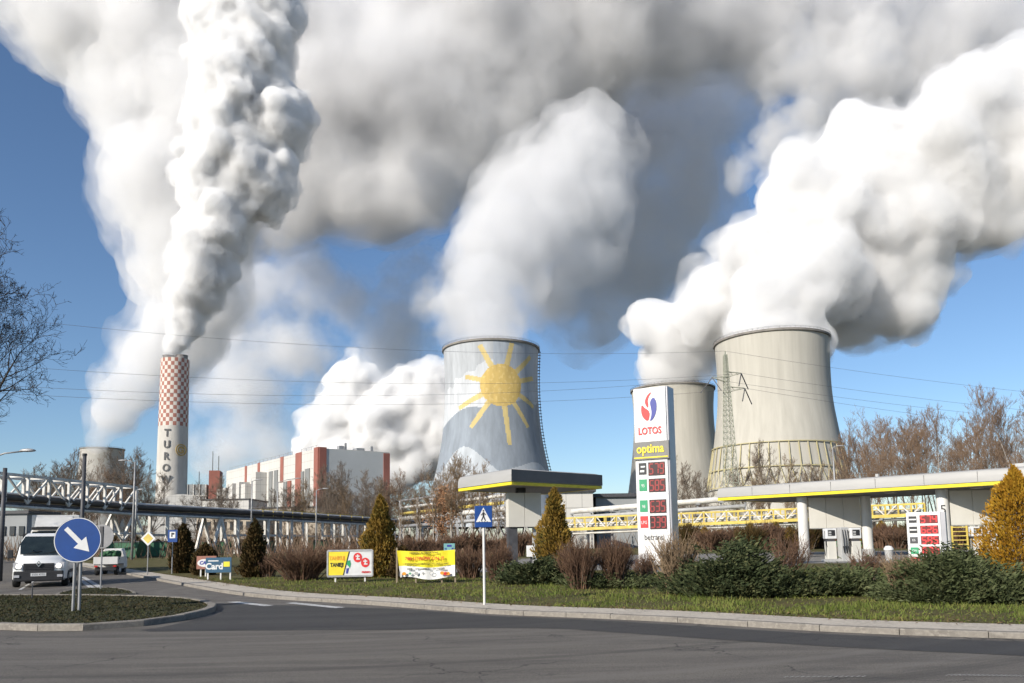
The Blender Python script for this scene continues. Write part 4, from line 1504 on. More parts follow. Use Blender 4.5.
# beige pipes in the middle distance behind the banners
W0, W1 = P(400, 519, 170), P(505, 508, 135)
wo = Vector((W0.x, W0.y, 0))
r = empty('pipe_rack', (W0.x, W0.y, 0), 0, 'low rack of pale pipes behind bare trees left of the kiosk canopy', 'pipe rack')
for dz, dy, rad, m_ in ((0, 0, .45, m_white_steel), (2.4, 1, .3, m_white_steel), (3.9, 1, .25, m_steel), (-1.6, 0, .35, m_steel), (1.1, 0, .3, m_yellow)):
    mb = MB(); mb.tube([W0 - wo + Vector((0, dy, dz)), W1 - wo + Vector((2, dy, dz))], rad, 8); mb.build('pipe', m_, r, smooth=True)
mb = MB()
for k in range(6):
    q = (W0 - wo).lerp(W1 - wo, k / 5)
    for d in (-.6, 1.6): mb.bar((q.x, q.y + d, 0), (q.x, q.y + d, q.z + 4), .25)
    for z in (-.4, 2.0, 3.6): mb.bar((q.x, q.y - .6, q.z + z - .2), (q.x, q.y + 1.6, q.z + z - .2), .2)
mb.build('frame', m_steel, r)
# ---------------------------------------------------------------- road signs, banners, lamps, wires
m_blue = mat('sign_blue', (.006, .048, .21), .4, var=.12, scale=2)
m_sign_white = mat('reflective_white', (.66, .66, .65), .45, c2=(.58, .58, .57), scale=4)
m_post = mat('grey_post', (.33, .33, .33), .5, .3, c2=(.24, .24, .24), scale=4)
m_back = mat('sign_back', (.22, .22, .225), .55, .3, var=.2, scale=2)

# round keep-right sign on the island
sc_ = G(75, 611, .105)
Ds = sc_.y
r = empty('arrow_sign', (sc_.x, sc_.y, .10), math.atan2(-sc_.x, sc_.y) * -0 + R(8), 'round blue sign with a white arrow pointing down right on the traffic island', 'road sign')
pcn = P(76, 540, Ds)
zc = pcn.z - .10
rd = 22.3 * Ds / F_PX
mb = MB()
mb.lathe([(.001, -.012), (rd, -.012), (rd, .012), (.001, .012)], 48)
o = mb.build('disc', m_back, r, M=Matrix.Rotation(math.pi / 2, 4, 'X')); o.location = (0, 0, zc)
mb = MB(); mb.disc((0, -.0155, 0), rd * .985, 48); o2 = mb.build('face', m_blue, r); o2.location = (0, 0, zc)
mb = MB()
ring = [rd * .985, rd * .955]
for k in range(48):
    a, b = 2 * math.pi * k / 48, 2 * math.pi * (k + 1) / 48
    mb.add([(q * math.cos(e), -.0185, q * math.sin(e)) for e in (a, b) for q in ring], [(0, 1, 3, 2)])
o3 = mb.build('white_edge', m_sign_white, r); o3.location = (0, 0, zc)
ar = [(-.085, .62), (.085, .62), (.085, -.12), (.30, -.12), (0, -.62), (-.30, -.12), (-.085, -.12)]
mb = MB()
rot = Matrix.Rotation(R(42), 2)
def rot2(p, a): return (p[0] * math.cos(a) - p[1] * math.sin(a), p[0] * math.sin(a) + p[1] * math.cos(a))
mb.prism([tuple(v * rd * 1.18 for v in rot2(q, R(44))) for q in ar], 'y', .004)
o4 = mb.build('arrow', m_sign_white, r); o4.location = (0, -.022, zc)
for s in (-.07, .07):
    mb = MB(); mb.cyl((s, .055, 0), (s * .9, .055, zc + rd * .8), .034, 10); mb.build('post', m_post, r, smooth=True, sharp=40)
for z in (zc - .25, zc + .25):
    mb = MB(); mb.box((0, .05, z), (.3, .03, .05)); mb.build('clamp', m_post, r)
# dark mast behind it
pm = G(78, 603, .105)
zt = P(81.5, 455, pm.y).z
r = empty('mast', (pm.x + .02, pm.y, .1), 0, 'dark slim mast standing just behind the round arrow sign', 'mast')
mb = MB(); mb.tube([(0, 0, 0), (.0, 0, zt * .5), (0, 0, zt - .1)], [.055, .055, .05], 10); mb.build('pole', m_dark, r, smooth=True)
mb = MB(); mb.cyl((0, 0, zt - .12), (0, 0, zt - .06), .062, 10); mb.build('cap', m_black, r)
# thin marker stake on the island
pm = G(32, 598, .105)
o = MB().cyl((0, 0, 0), (0, 0, .42), .02, 6).box((0, 0, .43), (.10, .02, .04)).build('marker_stake', m_dark)
o.location = (pm.x, pm.y, .1); tag(o, 'thin dark marker stake on the island in front of the van', 'stake')

# pedestrian crossing sign
q = G(484.5, 605, VZ)
r = empty('crossing_sign', (q.x, q.y, VZ), R(2), 'square blue pedestrian crossing sign on a white post at the kerb', 'road sign')
zc = P(485.5, 516.5, q.y).z - VZ
k_ = q.y / F_PX
w, h = 17.5 * k_, 21.5 * k_
mb = MB(); mb.box((0, 0, zc), (w, .025, h)); bevel(mb.build('plate', m_blue, r), .01)
mb = MB(); mb.prism([(-w * .43, -h * .25), (w * .43, -h * .25), (0, h * .42)], 'y', .004)
o = mb.build('triangle', m_sign_white, r); o.location = (0, -.018, zc)
fig = MB()
def limb(a, b, t):
    a, b = Vector((a[0], 0, a[1])), Vector((b[0], 0, b[1]))
    fig.bar(a, b, .004, t, up=(0, 1, 0)) if False else None
    d = (b - a); n2 = Vector((-d.z, 0, d.x)).normalized() * t / 2
    fig.add([a - n2, b - n2, b + n2, a + n2], [(0, 1, 2, 3)])
s_ = h
limb((0, .02 * s_), (.0, .2 * s_), .085 * s_)
limb((0, .03 * s_), (.09 * s_, -.2 * s_), .05 * s_)
limb((0, .03 * s_), (-.10 * s_, -.2 * s_), .05 * s_)
limb((0, .18 * s_), (.12 * s_, .07 * s_), .035 * s_)
limb((0, .18 * s_), (-.11 * s_, .06 * s_), .035 * s_)
fig.disc((0, 0, .265 * s_), .04 * s_, 16)
for k in range(4): limb((-.22 * s_ + .12 * s_ * k, -.235 * s_), (-.16 * s_ + .12 * s_ * k, -.235 * s_), .02 * s_)
o = fig.build('walking_figure', m_black, r); o.location = (0, -.0235, zc)
mb = MB(); mb.cyl((0, .045, 0), (0, .045, zc + h * .45), .032, 10); mb.build('post', m_column, r, smooth=True, sharp=40)

def small_sign(px, pyb, name, label, build, cat='road sign', z=VZ, rz=0.0, pyc=None, post_r=.03):
    q = G(px, pyb, z)
    r = empty(name, (q.x, q.y, z), rz, label, cat)
    zc = P(px, pyc, q.y).z - z
    mb = MB(); mb.cyl((0, .04, 0), (0, .04, zc), post_r, 8); mb.build('post', m_post, r, smooth=True, sharp=40)
    build(r, zc, q.y / F_PX)
    return r
def b_diamond(r, zc, k):
    s = 7.4 * k
    mb = MB(); mb.prism([(0, s), (s, 0), (0, -s), (-s, 0)], 'y', .02); o = mb.build('plate', m_sign_white, r); o.location = (0, -.01, zc)
    s *= .68
    mb = MB(); mb.prism([(0, s), (s, 0), (0, -s), (-s, 0)], 'y', .006); o = mb.build('yellow_face', m_yellow, r); o.location = (0, -.018, zc)
small_sign(147, 575, 'priority_sign', 'yellow and white diamond priority sign beside the far road', b_diamond, pyc=538.5)
def b_parking(r, zc, k):
    mb = MB(); mb.box((0, 0, zc), (9.5 * k, .02, 12 * k)); mb.build('plate', m_blue, r)
    mb = MB(); mb.box((0, -.014, zc + 1 * k), (5.6 * k, .006, 6.4 * k)); f = mb.build('white_field', m_sign_white, r)
    mb = MB(); mb.box((-.6 * k, -.02, zc + 1.2 * k), (1.3 * k, .006, 4.2 * k)); mb.box((.7 * k, -.0185, zc + 2.2 * k), (2.4 * k, .006, 1.8 * k)); mb.build('symbol', m_black, f)
small_sign(171.5, 574, 'fuel_station_sign', 'small blue sign with a white field on a grey post beside the dark conifer', b_parking, pyc=536)
def b_round_back(r, zc, k):
    mb = MB(); mb.lathe([(.001, -.01), (12 * k, -.01), (12 * k, .012), (.001, .012)], 32)
    o = mb.build('disc', m_back, r, M=Matrix.Rotation(math.pi / 2, 4, 'X')); o.location = (0, -.02, zc)
    mb = MB(); mb.box((0, -.05, zc), (3 * k, .03, 20 * k)); mb.build('bracket', m_dark, r)
small_sign(100, 589, 'round_sign', 'grey back of a round sign on a dark post right of the arrow sign', b_round_back, z=.04, pyc=536.5)
def b_teal(r, zc, k):
    mb = MB(); mb.box((0, 0, zc), (11 * k, .03, 7 * k)); mb.build('plate', mat('teal_board', (.16, .36, .36), .6), r)
    mb = MB(); mb.box((0, -.02, zc + 1.2 * k), (4.6 * k, .01, 2 * k)); mb.box((-3.4 * k, -.02, zc - 1.6 * k), (1.4 * k, .01, 1.8 * k)); mb.box((3.2 * k, -.02, zc - 1.6 * k), (1.6 * k, .01, 1.6 * k)); mb.build('motif', m_navy, r)
small_sign(449.5, 576, 'teal_sign', 'small teal board on a post behind the yellow fuel banner', b_teal, 'sign', pyc=547)

# blue and brown advertising boards at the left
def board_on_posts(px0, px1, pyt, pyb, pyg, name, label, cat, m_face, posts, rz=0.0):
    q = G((px0 + px1) / 2, pyg, VZ)
    k = q.y / F_PX
    r = empty(name, (q.x, q.y, VZ), rz, label, cat)
    zt, zb = P((px0 + px1) / 2, pyt, q.y).z - VZ, P((px0 + px1) / 2, pyb, q.y).z - VZ
    w, h = (px1 - px0) * k, zt - zb
    if m_face:
        mb = MB(); mb.box((0, 0, (zt + zb) / 2), (w, .04, h)); mb.build('panel', m_face, r)
    for f in posts:
        mb = MB(); mb.box((w * (f - .5), .05, zb / 2 + h * .2), (.06, .05, zb + h * .4)); mb.build('post', m_column, r)
    return r, w, h, (zt + zb) / 2
m_teal_blue = mat('petrol_blue_board', (.015, .075, .14), .5, var=.2, scale=2)
r, w, h, zc = board_on_posts(205.5, 231, 557.5, 572.5, 580, 'card_board', 'dark blue board reading Card with a yellow square', 'advertising board', m_teal_blue, (.08, .58, .95))
text('lettering', 'Card', h * .58, m_sign_white, r, (-w * .16, -.026, zc - h * .1), ext=.003, bold=.012)
mb = MB(); mb.box((-w * .2, -.026, zc + h * .28), (w * .40, .006, h * .07)); mb.build('small_line', m_sign_white, r)
mb = MB(); mb.box((w * .32, -.026, zc + h * .05), (w * .24, .01, h * .34)); mb.build('yellow_square', m_fascia_yel, r)
m_terra = mat('terracotta_board', (.28, .12, .085), .6, var=.25, scale=2)
r, w, h, zc = board_on_posts(196.5, 216, 556, 569, 576.5, 'terracotta_board', 'terracotta board with a white oval half hidden by the blue board', 'advertising board', m_terra, (.2, .45))
mb = MB(); mb.disc((-w * .1, -.024, zc - .02), w * .36, 24, h * .3); mb.build('oval', m_sign_white, r)
text('lettering', 'CAR', h * .36, m_navy, r, (-w * .12, -.028, zc - .02), ext=.003, bold=.012, shear=.2)

# first banner: yellow and white
r, w, h, zc = board_on_posts(328, 372, 550.5, 576, 582, 'framed_banner', 'framed banner half yellow and half white with two red discs', 'banner', m_sign_white, (.17, .83), R(4))
mb = MB()
for x0, z0, x1, z1 in ((-w / 2, h / 2, w / 2, h / 2), (-w / 2, -h / 2, w / 2, -h / 2), (-w / 2, -h / 2, -w / 2, h / 2), (w / 2, -h / 2, w / 2, h / 2)):
    mb.bar((x0, -.01, zc + z0), (x1, -.01, zc + z1), .06, .07)
mb.build('frame', m_steel, r)
mb = MB(); mb.prism([(-w * .48, -h * .46), (-w * .16, -h * .46), (-w * .03, h * .46), (-w * .48, h * .46)], 'y', .004); o = mb.build('yellow_field', m_fascia_yel, r); o.location = (0, -.028, zc)
mb = MB(); mb.prism([(-w * .16, -h * .46), (-w * .135, -h * .46), (-w * .005, h * .46), (-w * .03, h * .46)], 'y', .004); o = mb.build('edge_line', m_black, r); o.location = (0, -.029, zc)
m_orange = mat('orange_print', (.75, .30, .03), .6)
text('lettering', 'TANKUJ', h * .21, m_orange, r, (-w * .29, -.036, zc + h * .2), ext=.002, bold=.006, sx=.8)
text('lettering', 'TANIEJ!', h * .21, m_black, r, (-w * .29, -.036, zc - h * .06), ext=.002, bold=.008, sx=.75)
for x, z in ((.17, .22), (.34, .02)):
    mb = MB(); mb.disc((0, 0, 0), h * .17, 24, h * .19); o = mb.build('red_disc', m_red, r); o.location = (w * x, -.03, zc + h * z)
    mb2 = MB(); mb2.box((0, 0, .02), (h * .05, .006, h * .2)); mb2.box((0, -.002, h * .05), (h * .16, .006, h * .05)); mb2.box((0.02, -.002, -h * .06), (h * .14, .006, h * .05)); q_ = mb2.build('figure', m_sign_white, o); q_.location = (0, -.006, 0)
mb = MB()
mb.prism([(-w * .06, h * .1), (0, h * .12), (w * .02, -h * .02), (0, -h * .2), (-w * .04, -h * .1), (-w * .08, -h * .05)], 'y', .004); o = mb.build('green_print', m_green, r); o.location = (0, -.03, zc)
mb = MB(); mb.prism([(-w * .08, -h * .2), (-w * .02, -h * .18), (-w * .05, -h * .4), (-w * .09, -h * .4)], 'y', .004); o = mb.build('purple_print', m_navy, r); o.location = (0, -.0315, zc)
text('small_lettering', 'PREMIO', h * .1, m_red, r, (w * .36, -.03, zc - h * .36), ext=.002, bold=.004)

# second banner: sagging yellow and white cloth
q = G(426, 583, VZ)
k = q.y / F_PX
r = empty('cloth_banner', (q.x, q.y, VZ), R(2), 'sagging cloth banner yellow above white with red lettering about fuel litres', 'banner')
W_, H_ = 57.5 * k, 27.5 * k
zb = P(426, 578, q.y).z - VZ
nx, nz = 40, 20
def cloth(f0, f1, off, name, m):
    mb = MB()
    vs = []
    for j in range(nz + 1):
        for i in range(nx + 1):
            u, v = i / nx, f0 + (f1 - f0) * j / nz
            x = (u - .5) * W_ * (1 - .05 * (1 - v) * (1 - u))
            x += (1 - v) * .10 * W_ * max(0, .12 - u) * 3
            y = .05 * math.sin(u * 9 + v * 2) * (1 - abs(2 * u - 1)) - off + .02 * math.sin(u * 23)
            z = zb + v * H_ + .06 * math.sin(u * 7 + .6) * (1 - v) + .05 * math.sin(u * math.pi) * v * -1
            vs.append((x, y, z))
    fs = [(j * (nx + 1) + i, j * (nx + 1) + i + 1, (j + 1) * (nx + 1) + i + 1, (j + 1) * (nx + 1) + i) for j in range(nz) for i in range(nx)]
    mb.add(vs, fs)
    return mb.build(name, m, r, smooth=True, normals=False)
m_cloth_y = mat('yellow_cloth', (.78, .66, .02), .75, var=.1)
m_cloth_w = mat('white_cloth', (.78, .77, .74), .75, var=.08)
cloth(.42, 1, 0, 'yellow_cloth', m_cloth_y)
cloth(0, .42, 0, 'white_cloth', m_cloth_w)
text('lettering', 'ODBIERZ ALTERNATYWĘ', H_ * .09, m_black, r, (-W_ * .03, -.09, zb + H_ * .90), ext=.002, bold=.002)
text('lettering', '700 LITRÓW ON !!!', H_ * .165, m_red, r, (-W_ * .02, -.09, zb + H_ * .70), ext=.002, bold=.004)
text('lettering', 'I WSPÓLNYCH RAT CO TYDZIEŃ U NAS', H_ * .09, m_black, r, (0, -.09, zb + H_ * .51), ext=.002, bold=.002)
text('small_lettering', 'DIESEL     KARTA RABATU     CO TYDZIEŃ', H_ * .075, m_black, r, (0, -.09, zb + H_ * .33), ext=.002, bold=.003, sx=.95)
for x, m_, s in ((-.37, m_orange, 'o'), (-.27, m_green, '+'), (-.16, m_grey_box, 'o'), (-.05, m_grey_box, '+'), (.10, m_grey_box, 'r'), (.28, m_orange, 'o'), (.34, m_red, 'o'), (.38, m_orange, 'o'), (-.45, m_dark, 'b')):
    mb = MB()
    if s == 'o': mb.disc((0, 0, 0), H_ * .075, 16, H_ * .06)
    elif s == '+': mb.box((0, 0, 0), (H_ * .11, .004, H_ * .03)); mb.box((0, -.001, 0), (H_ * .03, .004, H_ * .11))
    elif s == 'b': mb.box((0, 0, 0), (H_ * .05, .004, H_ * .17))
    else:
        for q_ in range(20):
            a, b = 2 * math.pi * q_ / 20, 2 * math.pi * (q_ + 1) / 20
            mb.add([(e * H_ * .08 * math.cos(t_), 0, e * H_ * .08 * math.sin(t_)) for t_ in (a, b) for e in (.7, 1)], [(0, 1, 3, 2)])
    o = mb.build('printed_picture', m_, r); o.location = (W_ * x, -.088, zb + H_ * (.17 if x < .3 else .15))
m_wood = mat('raw_timber_post', (.30, .24, .16), .85, c2=(.2, .16, .11), scale=4)
for f, zt_ in ((-.505, H_ * 1.1 + zb), (-.18, zb + .2), (.27, zb + .2), (.5, zb + H_)):
    mb = MB(); mb.box((W_ * f, .12, zt_ / 2), (.06, .06, zt_)); mb.build('post', m_wood, r)

# small white marker post on the verge
pm = G(242, 573, VZ)
o = MB().box((0, 0, .28), (.12, .1, .56)).box((0, 0, .585), (.1, .08, .05)).build('marker_post', m_column)
o.location = (pm.x, pm.y, VZ); tag(o, 'short white marker post on the grass beside the blue board', 'post')

# street lamps
def lamp(px, pyt, D, arm_px, label, double=False, thick=.09):
    b = P(px, 540, D)
    zt = P(px, pyt, D).z
    r = empty('street_lamp', (b.x, b.y, 0), 0, label, 'street lamp', 'street lamps')
    mb = MB(); mb.tube([(0, 0, 0), (0, 0, zt * .6), (0, 0, zt)], [thick * 1.3, thick, thick * .7], 8); mb.build('pole', m_post, r, smooth=True)
    L = arm_px * D / F_PX
    for s in ((1, -1) if double else (1,)):
        mb = MB(); mb.tube([(0, 0, zt - .1), (s * L * .5, 0, zt + abs(L) * .12), (s * L, 0, zt + abs(L) * .17)], thick * .5, 6); mb.build('arm', m_post, r, smooth=True)
        sg = math.copysign(1, s * L)
        mb = MB()
        hw = max(.45, thick * 5)
        mb.add([Vector((s * L + sg * v.x * hw + sg * hw * .6, v.y * .2, zt + abs(L) * .18 + v.z * (.13 if v.z > 0 else .06))) for v in ICO[0]], ICO[1])
        h_ = mb.build('lamp_head', m_steel, r, smooth=True)
    return r
lamp(-18, 458, 42, 36, 'street lamp whose curved arm reaches in at the left edge')
lamp(132.5, 462, 92, -9, 'grey street lamp standing before the bare trees left of the chimney', thick=.12)
lamp(838, 447, 105, 5, 'pale street lamp right of the big cooling tower above the canopy', thick=.12)
lamp(251, 481, 140, 5, 'street lamp in front of the low white hall left of the boiler house', thick=.13)
lamp(277, 482, 150, 18, 'street lamp with a long arm in front of the boiler house stripes', thick=.13)
lamp(316, 490, 150, 7, 'street lamp at the corner of the striped boiler house', thick=.13)
lamp(135, 490, 110, 2, 'short lamp post right behind the end of the white truss', thick=.1)
pm = P(1.5, 540, 40)
o = MB().tube([(0, 0, 0), (0, 0, P(1.5, 468, 40).z)], [.13, .10], 10).build('wooden_pole', m_dark, smooth=True)
o.location = (pm.x, pm.y, 0); tag(o, 'dark upright pole at the extreme left edge of the view', 'pole')

# lattice power pylon
DP = 200
pb_ = P(733.5, 540, DP)
zt = P(728, 351, DP).z
r = empty('power_pylon', (pb_.x, pb_.y, 0), R(12), 'slim lattice power pylon standing before the big cooling tower', 'pylon')
m_pyl = mat('pylon_steel', (.40, .41, .32), .6, .2, var=.25, scale=1)
mb = MB(); br = MB()
def hw(z): return 1.55 * (1 - z / zt) + .34
zz = [0]
while zz[-1] < zt - 1.2: zz.append(zz[-1] + hw(zz[-1]) * 1.5)
zz[-1] = zt - 1
for a, b in zip(zz[:-1], zz[1:]):
    ca = [Vector((sx * hw(a), sy * hw(a), a)) for sx, sy in ((-1, -1), (1, -1), (1, 1), (-1, 1))]
    cb_ = [Vector((sx * hw(b), sy * hw(b), b)) for sx, sy in ((-1, -1), (1, -1), (1, 1), (-1, 1))]
    for i in range(4):
        j = (i + 1) % 4
        mb.bar(ca[i], cb_[i], .13)
        br.bar(ca[i], cb_[j], .07); br.bar(ca[j], cb_[i], .07)
        br.bar(cb_[i], cb_[j], .09)
mb.bar((0, 0, zt - 1.5), (0, 0, zt), .25)
mb.build('leg_frame', m_pyl, r); br.build('lattice', m_pyl, r)
ARMS = []
for py, L, s in ((376, 4.2, 1), (381, 3.9, -1), (391, 5.0, 1)):
    z = P(729, py, DP).z
    am = MB()
    for d in (-.4, .4):
        am.bar((0, d, z + 1.1), (s * L, 0, z + .9), .13); am.bar((0, d, z - .3), (s * L, 0, z + .8), .13)
    for f in (.35, .7): am.bar((s * L * f, -.3, z + .1 + f * .6), (s * L * f, .3, z + 1), .1)
    am.build('cross_arm', m_pyl, r)
    ins = MB()
    ins.bar((s * L, 0, z + .8), (s * (L - 1.6), -1.5, z - 2.8), .2); ins.bar((s * L, 0, z + .8), (s * (L + 2.6), 1.5, z - 3.0), .2)
    ins.build('insulator', m_dark, r)
    ARMS.append((Vector((pb_.x + s * L, pb_.y, z + .6)), s))
ARMS.append((Vector((pb_.x, pb_.y, zt)), 0))
m_wire = mat('weathered_cable', (.10, .10, .11), .6)
def wire(a, b, sag, label, rad=.035):
    pts = []
    for k in range(25):
        f = k / 24
        pts.append(Vector(a).lerp(Vector(b), f) - Vector((0, 0, sag * 4 * f * (1 - f))))
    o = MB().tube([p - pts[0] for p in pts], rad, 4).build('power_line', m_wire, smooth=True)
    o.location = pts[0]
    return tag(o, label, 'cable', 'overhead power lines across the sky')
LEFT = ((-120, 303, 'highest overhead wire crossing the white steam left of the pylon'), (-120, 355, 'second overhead wire from the top left of the pylon'),
        (-120, 377, 'third overhead wire down left of the pylon'), (-120, 385, 'lowest overhead wire left of the pylon'))
ends = [ARMS[3][0], ARMS[0][0], ARMS[1][0], ARMS[2][0]]
for (px, py, lb_), e in zip(LEFT, ends):
    wire(P(px, py, 150), e, 4.0, lb_, .03)
RIGHT = ((1300, 412, 'highest overhead wire right of the pylon'), (1300, 428, 'second overhead wire right of the pylon above the bare trees'), (1300, 436, 'third overhead wire right of the pylon above the bare trees'), (1300, 448, 'lowest overhead wire right of the pylon above the bare trees'))
for (px, py, lb_), e in zip(RIGHT, ends):
    wire(e, P(px, py, 230), 2.5, lb_, .032)
# ---------------------------------------------------------------- vehicles
m_vanwhite = mat('white_car_paint', (.72, .72, .70), .25, var=.06, scale=1.5, spec=.6)
m_truckwhite = mat('white_truck_body', (.66, .65, .62), .45, c2=(.55, .54, .51), scale=1.0)
m_rubber = mat('tyre_rubber', (.018, .018, .018), .85, var=.3)
m_glass = mat('windscreen_glass', (.02, .028, .028), .06, spec=.8, var=.3)
m_plastic = mat('dark_bumper_plastic', (.022, .022, .024), .6, var=.3)
m_chrome = mat('chrome', (.6, .6, .62), .2, .9, var=.1)
m_hub = mat('wheel_steel', (.25, .25, .26), .45, .5)
m_headlamp = emit_mat('lit_headlamp', (1, .93, .8), 1.6)
m_lens = mat('headlamp_lens', (.5, .5, .52), .12, spec=.8)
m_tail = mat('tail_lamp_red', (.5, .02, .015), .3)

def loft(stations, m, name, parent):
    """stations: (y, half width low, half width top, z bottom, z belt, z top)"""
    mb = MB()
    n = 12
    vs = []
    for y, w, wt, zb, zm, zt in stations:
        half = [(w * .90, zb), (w, zb + .08), (w, zm), (w * .6 + wt * .4, zm + (zt - zm) * .35), (wt, zt - min(.14, (zt - zm) * .4)), (wt * .86, zt)]
        sec = half + [(-a, b) for a, b in half[::-1]]
        vs += [(a, y, b) for a, b in sec]
    fs = []
    for i in range(len(stations) - 1):
        for k in range(n):
            k2 = (k + 1) % n
            fs.append((i * n + k, i * n + k2, (i + 1) * n + k2, (i + 1) * n + k))
    fs.append(tuple(range(n)))
    fs.append(tuple(range((len(stations) - 1) * n, len(stations) * n)))
    mb.add(vs, fs)
    o = mb.build(name, m, parent, smooth=True, sharp=38)
    return o

def wheel(x, y, rad, w, parent):
    mb = MB()
    mb.lathe([(rad * .6, -w / 2), (rad * .93, -w / 2), (rad, -w * .3), (rad, w * .3), (rad * .93, w / 2), (rad * .6, w / 2)], 28, close=True)
    M = Matrix.Rotation(math.pi / 2, 4, 'Y')
    o = mb.build('wheel', m_rubber, parent, smooth=True, sharp=40, M=M)
    o.location = (x, y, rad)
    mb = MB(); mb.lathe([(.001, -w * .36), (rad * .3, -w * .42), (rad * .6, -w * .3), (rad * .6, w * .3), (rad * .3, w * .42), (.001, w * .36)], 24)
    mb.build('rim', m_hub, o, smooth=True, sharp=35, M=M)
    return o

# white delivery van
vp = G(38, 587.5, 0)
v = empty('delivery_van', (vp.x, vp.y, .004), R(24), 'white delivery van with lit headlights approaching on the left road', 'van')
loft([(0.0, .80, .74, .32, .70, .92), (.10, .93, .86, .28, .80, 1.03), (.35, .98, .90, .26, .85, 1.16), (.85, 1.0, .94, .26, .95, 1.30), (1.25, 1.0, .90, .26, 1.05, 1.80),
      (1.62, 1.0, .85, .26, 1.1, 2.12), (1.95, 1.0, .84, .26, 1.1, 2.24), (2.4, 1.0, .84, .26, 1.1, 2.27), (5.2, 1.0, .84, .26, 1.1, 2.27), (5.3, .97, .80, .3, 1.1, 2.2)], m_vanwhite, 'body', v)
mb = MB()   # windscreen, just proud of the body
mb.add([(-.80, .835, 1.335), (.80, .835, 1.335), (.86, 1.235, 1.79), (.74, 1.615, 2.10), (-.74, 1.615, 2.10), (-.86, 1.235, 1.79)], [(0, 1, 2, 3, 4, 5)])
ws = mb.build('windscreen', m_glass, v); ws.location = (0, -.035, .025)
mb = MB(); mb.box((-.35, 1.0, 1.5), (.02, .5, .03)); mb.bar((-.6, .86, 1.36), (-.05, .92, 1.47), .025); mb.bar((.1, .86, 1.36), (.6, .92, 1.47), .025); w_ = mb.build('wiper', m_black, ws)
for s in (-1, 1):
    mb = MB(); mb.add([(s * 1.006, 1.15, 1.18), (s * 1.006, 2.15, 1.18), (s * .925, 2.1, 1.86), (s * .935, 1.52, 1.84)], [(0, 1, 2, 3)]); mb.build('side_window', m_glass, v)
    mb = MB(); mb.box((s * 1.19, 1.02, 1.38), (.22, .12, .36)); bevel(mb.build('mirror', m_plastic, v), .04)
    mb = MB(); mb.bar((s * 1.0, 1.1, 1.25), (s * 1.15, 1.04, 1.28), .06); mb.build('mirror_arm', m_plastic, v)
    mb = MB(); mb.prism([(s * .52, .80), (s * .90, .78), (s * .93, 1.02), (s * .84, 1.05), (s * .60, .93)], 'y', .12)
    h = mb.build('headlight', m_lens, v); h.location = (0, -.045, 0)
    mb = MB(); mb.lathe([(.001, -.02), (.10, -.02), (.10, .01), (.001, .01)], 20); h2 = mb.build('lit_bulb', m_headlamp, h, M=Matrix.Rotation(math.pi / 2, 4, 'X')); h2.location = (s * .72, -.02, .88)
    mb = MB(); mb.box((s * .78, -.06, .47), (.2, .05, .1)); mb.build('fog_lamp', m_lens, v)
    for y in (.95, 4.3): wheel(s * .9, y, .34, .24, v)
    mb = MB(); mb.box((s * 1.004, 3.2, .62), (.03, 3.6, .14)); mb.build('side_strip', m_plastic, v)
mb = MB(); mb.box((0, -.02, .84), (1.12, .06, .30)); g_ = mb.build('grille', m_plastic, v)
mb = MB()
for z in (.76, .83, .90): mb.box((0, -.058, z), (1.0, .02, .02))
mb.build('grille_bar', m_plastic, g_)
mb = MB(); a_, b_, t_ = .10, .13, .03
o_ = [(0, b_), (a_, 0), (0, -b_), (-a_, 0)]; i_ = [(0, b_ * .62), (a_ * .55, 0), (0, -b_ * .62), (-a_ * .55, 0)]
for i in range(4):
    j = (i + 1) % 4
    q = [o_[i], o_[j], i_[j], i_[i]]
    mb.prism(q, 'y', .03)
e_ = mb.build('emblem', m_chrome, v); e_.location = (0, -.11, .97)
mb = MB(); mb.box((0, .03, .47), (1.80, .17, .42)); bevel(mb.build('bumper', m_plastic, v), .04)
mb = MB(); mb.box((0, -.06, .53), (.56, .02, .13)); mb.build('number_plate', m_sign_white, v)
text('plate_text', 'DZG 4T72', .10, m_black, v, (0, -.072, .53), ext=.002)
mb = MB(); mb.box((0, .06, .30), (1.5, .1, .1)); mb.build('lower_intake', m_black, v)

# white box truck following it
tp_ = P(52, 540, 46)
t = empty('box_truck', (tp_.x, tp_.y, .004), R(26), 'white box truck with a dark visor driving behind the van', 'truck')
mb = MB(); mb.box((0, 5.6, 2.2), (2.5, 6.6, 2.75)); bevel(mb.build('box', m_truckwhite, t), .04)
loft([(0, 1.12, 1.05, .45, 1.3, 1.55), (.08, 1.18, 1.12, .4, 1.3, 1.75), (.35, 1.2, 1.10, .4, 1.4, 2.65), (.6, 1.2, 1.08, .4, 1.4, 2.78), (2.1, 1.2, 1.08, .4, 1.4, 2.85), (2.15, 1.18, 1.06, .45, 1.4, 2.8)], m_truckwhite, 'cab', t)
mb = MB(); mb.add([(-1.04, -.0, 1.72), (1.04, -.0, 1.72), (1.02, .26, 2.55), (-1.02, .26, 2.55)], [(0, 1, 2, 3)]); o = mb.build('windscreen', m_glass, t); o.location = (0, -.0, 0)
mb = MB(); mb.box((0, .06, 2.72), (2.1, .34, .16)); bevel(mb.build('sun_visor', m_plastic, t), .03)
mb = MB(); mb.prism([(.5, 2.84), (2.1, 2.84), (2.1, 3.5), (1.5, 3.45)], 'x', 1.9); o = mb.build('roof_deflector', m_truckwhite, t); o.location = (-.95, 0, 0)
mb = MB(); mb.box((0, -.02, .7), (2.2, .2, .45)); mb.build('bumper', m_plastic, t)
mb = MB(); mb.box((0, -.03, 1.3), (1.7, .05, .35)); mb.build('grille', m_plastic, t)
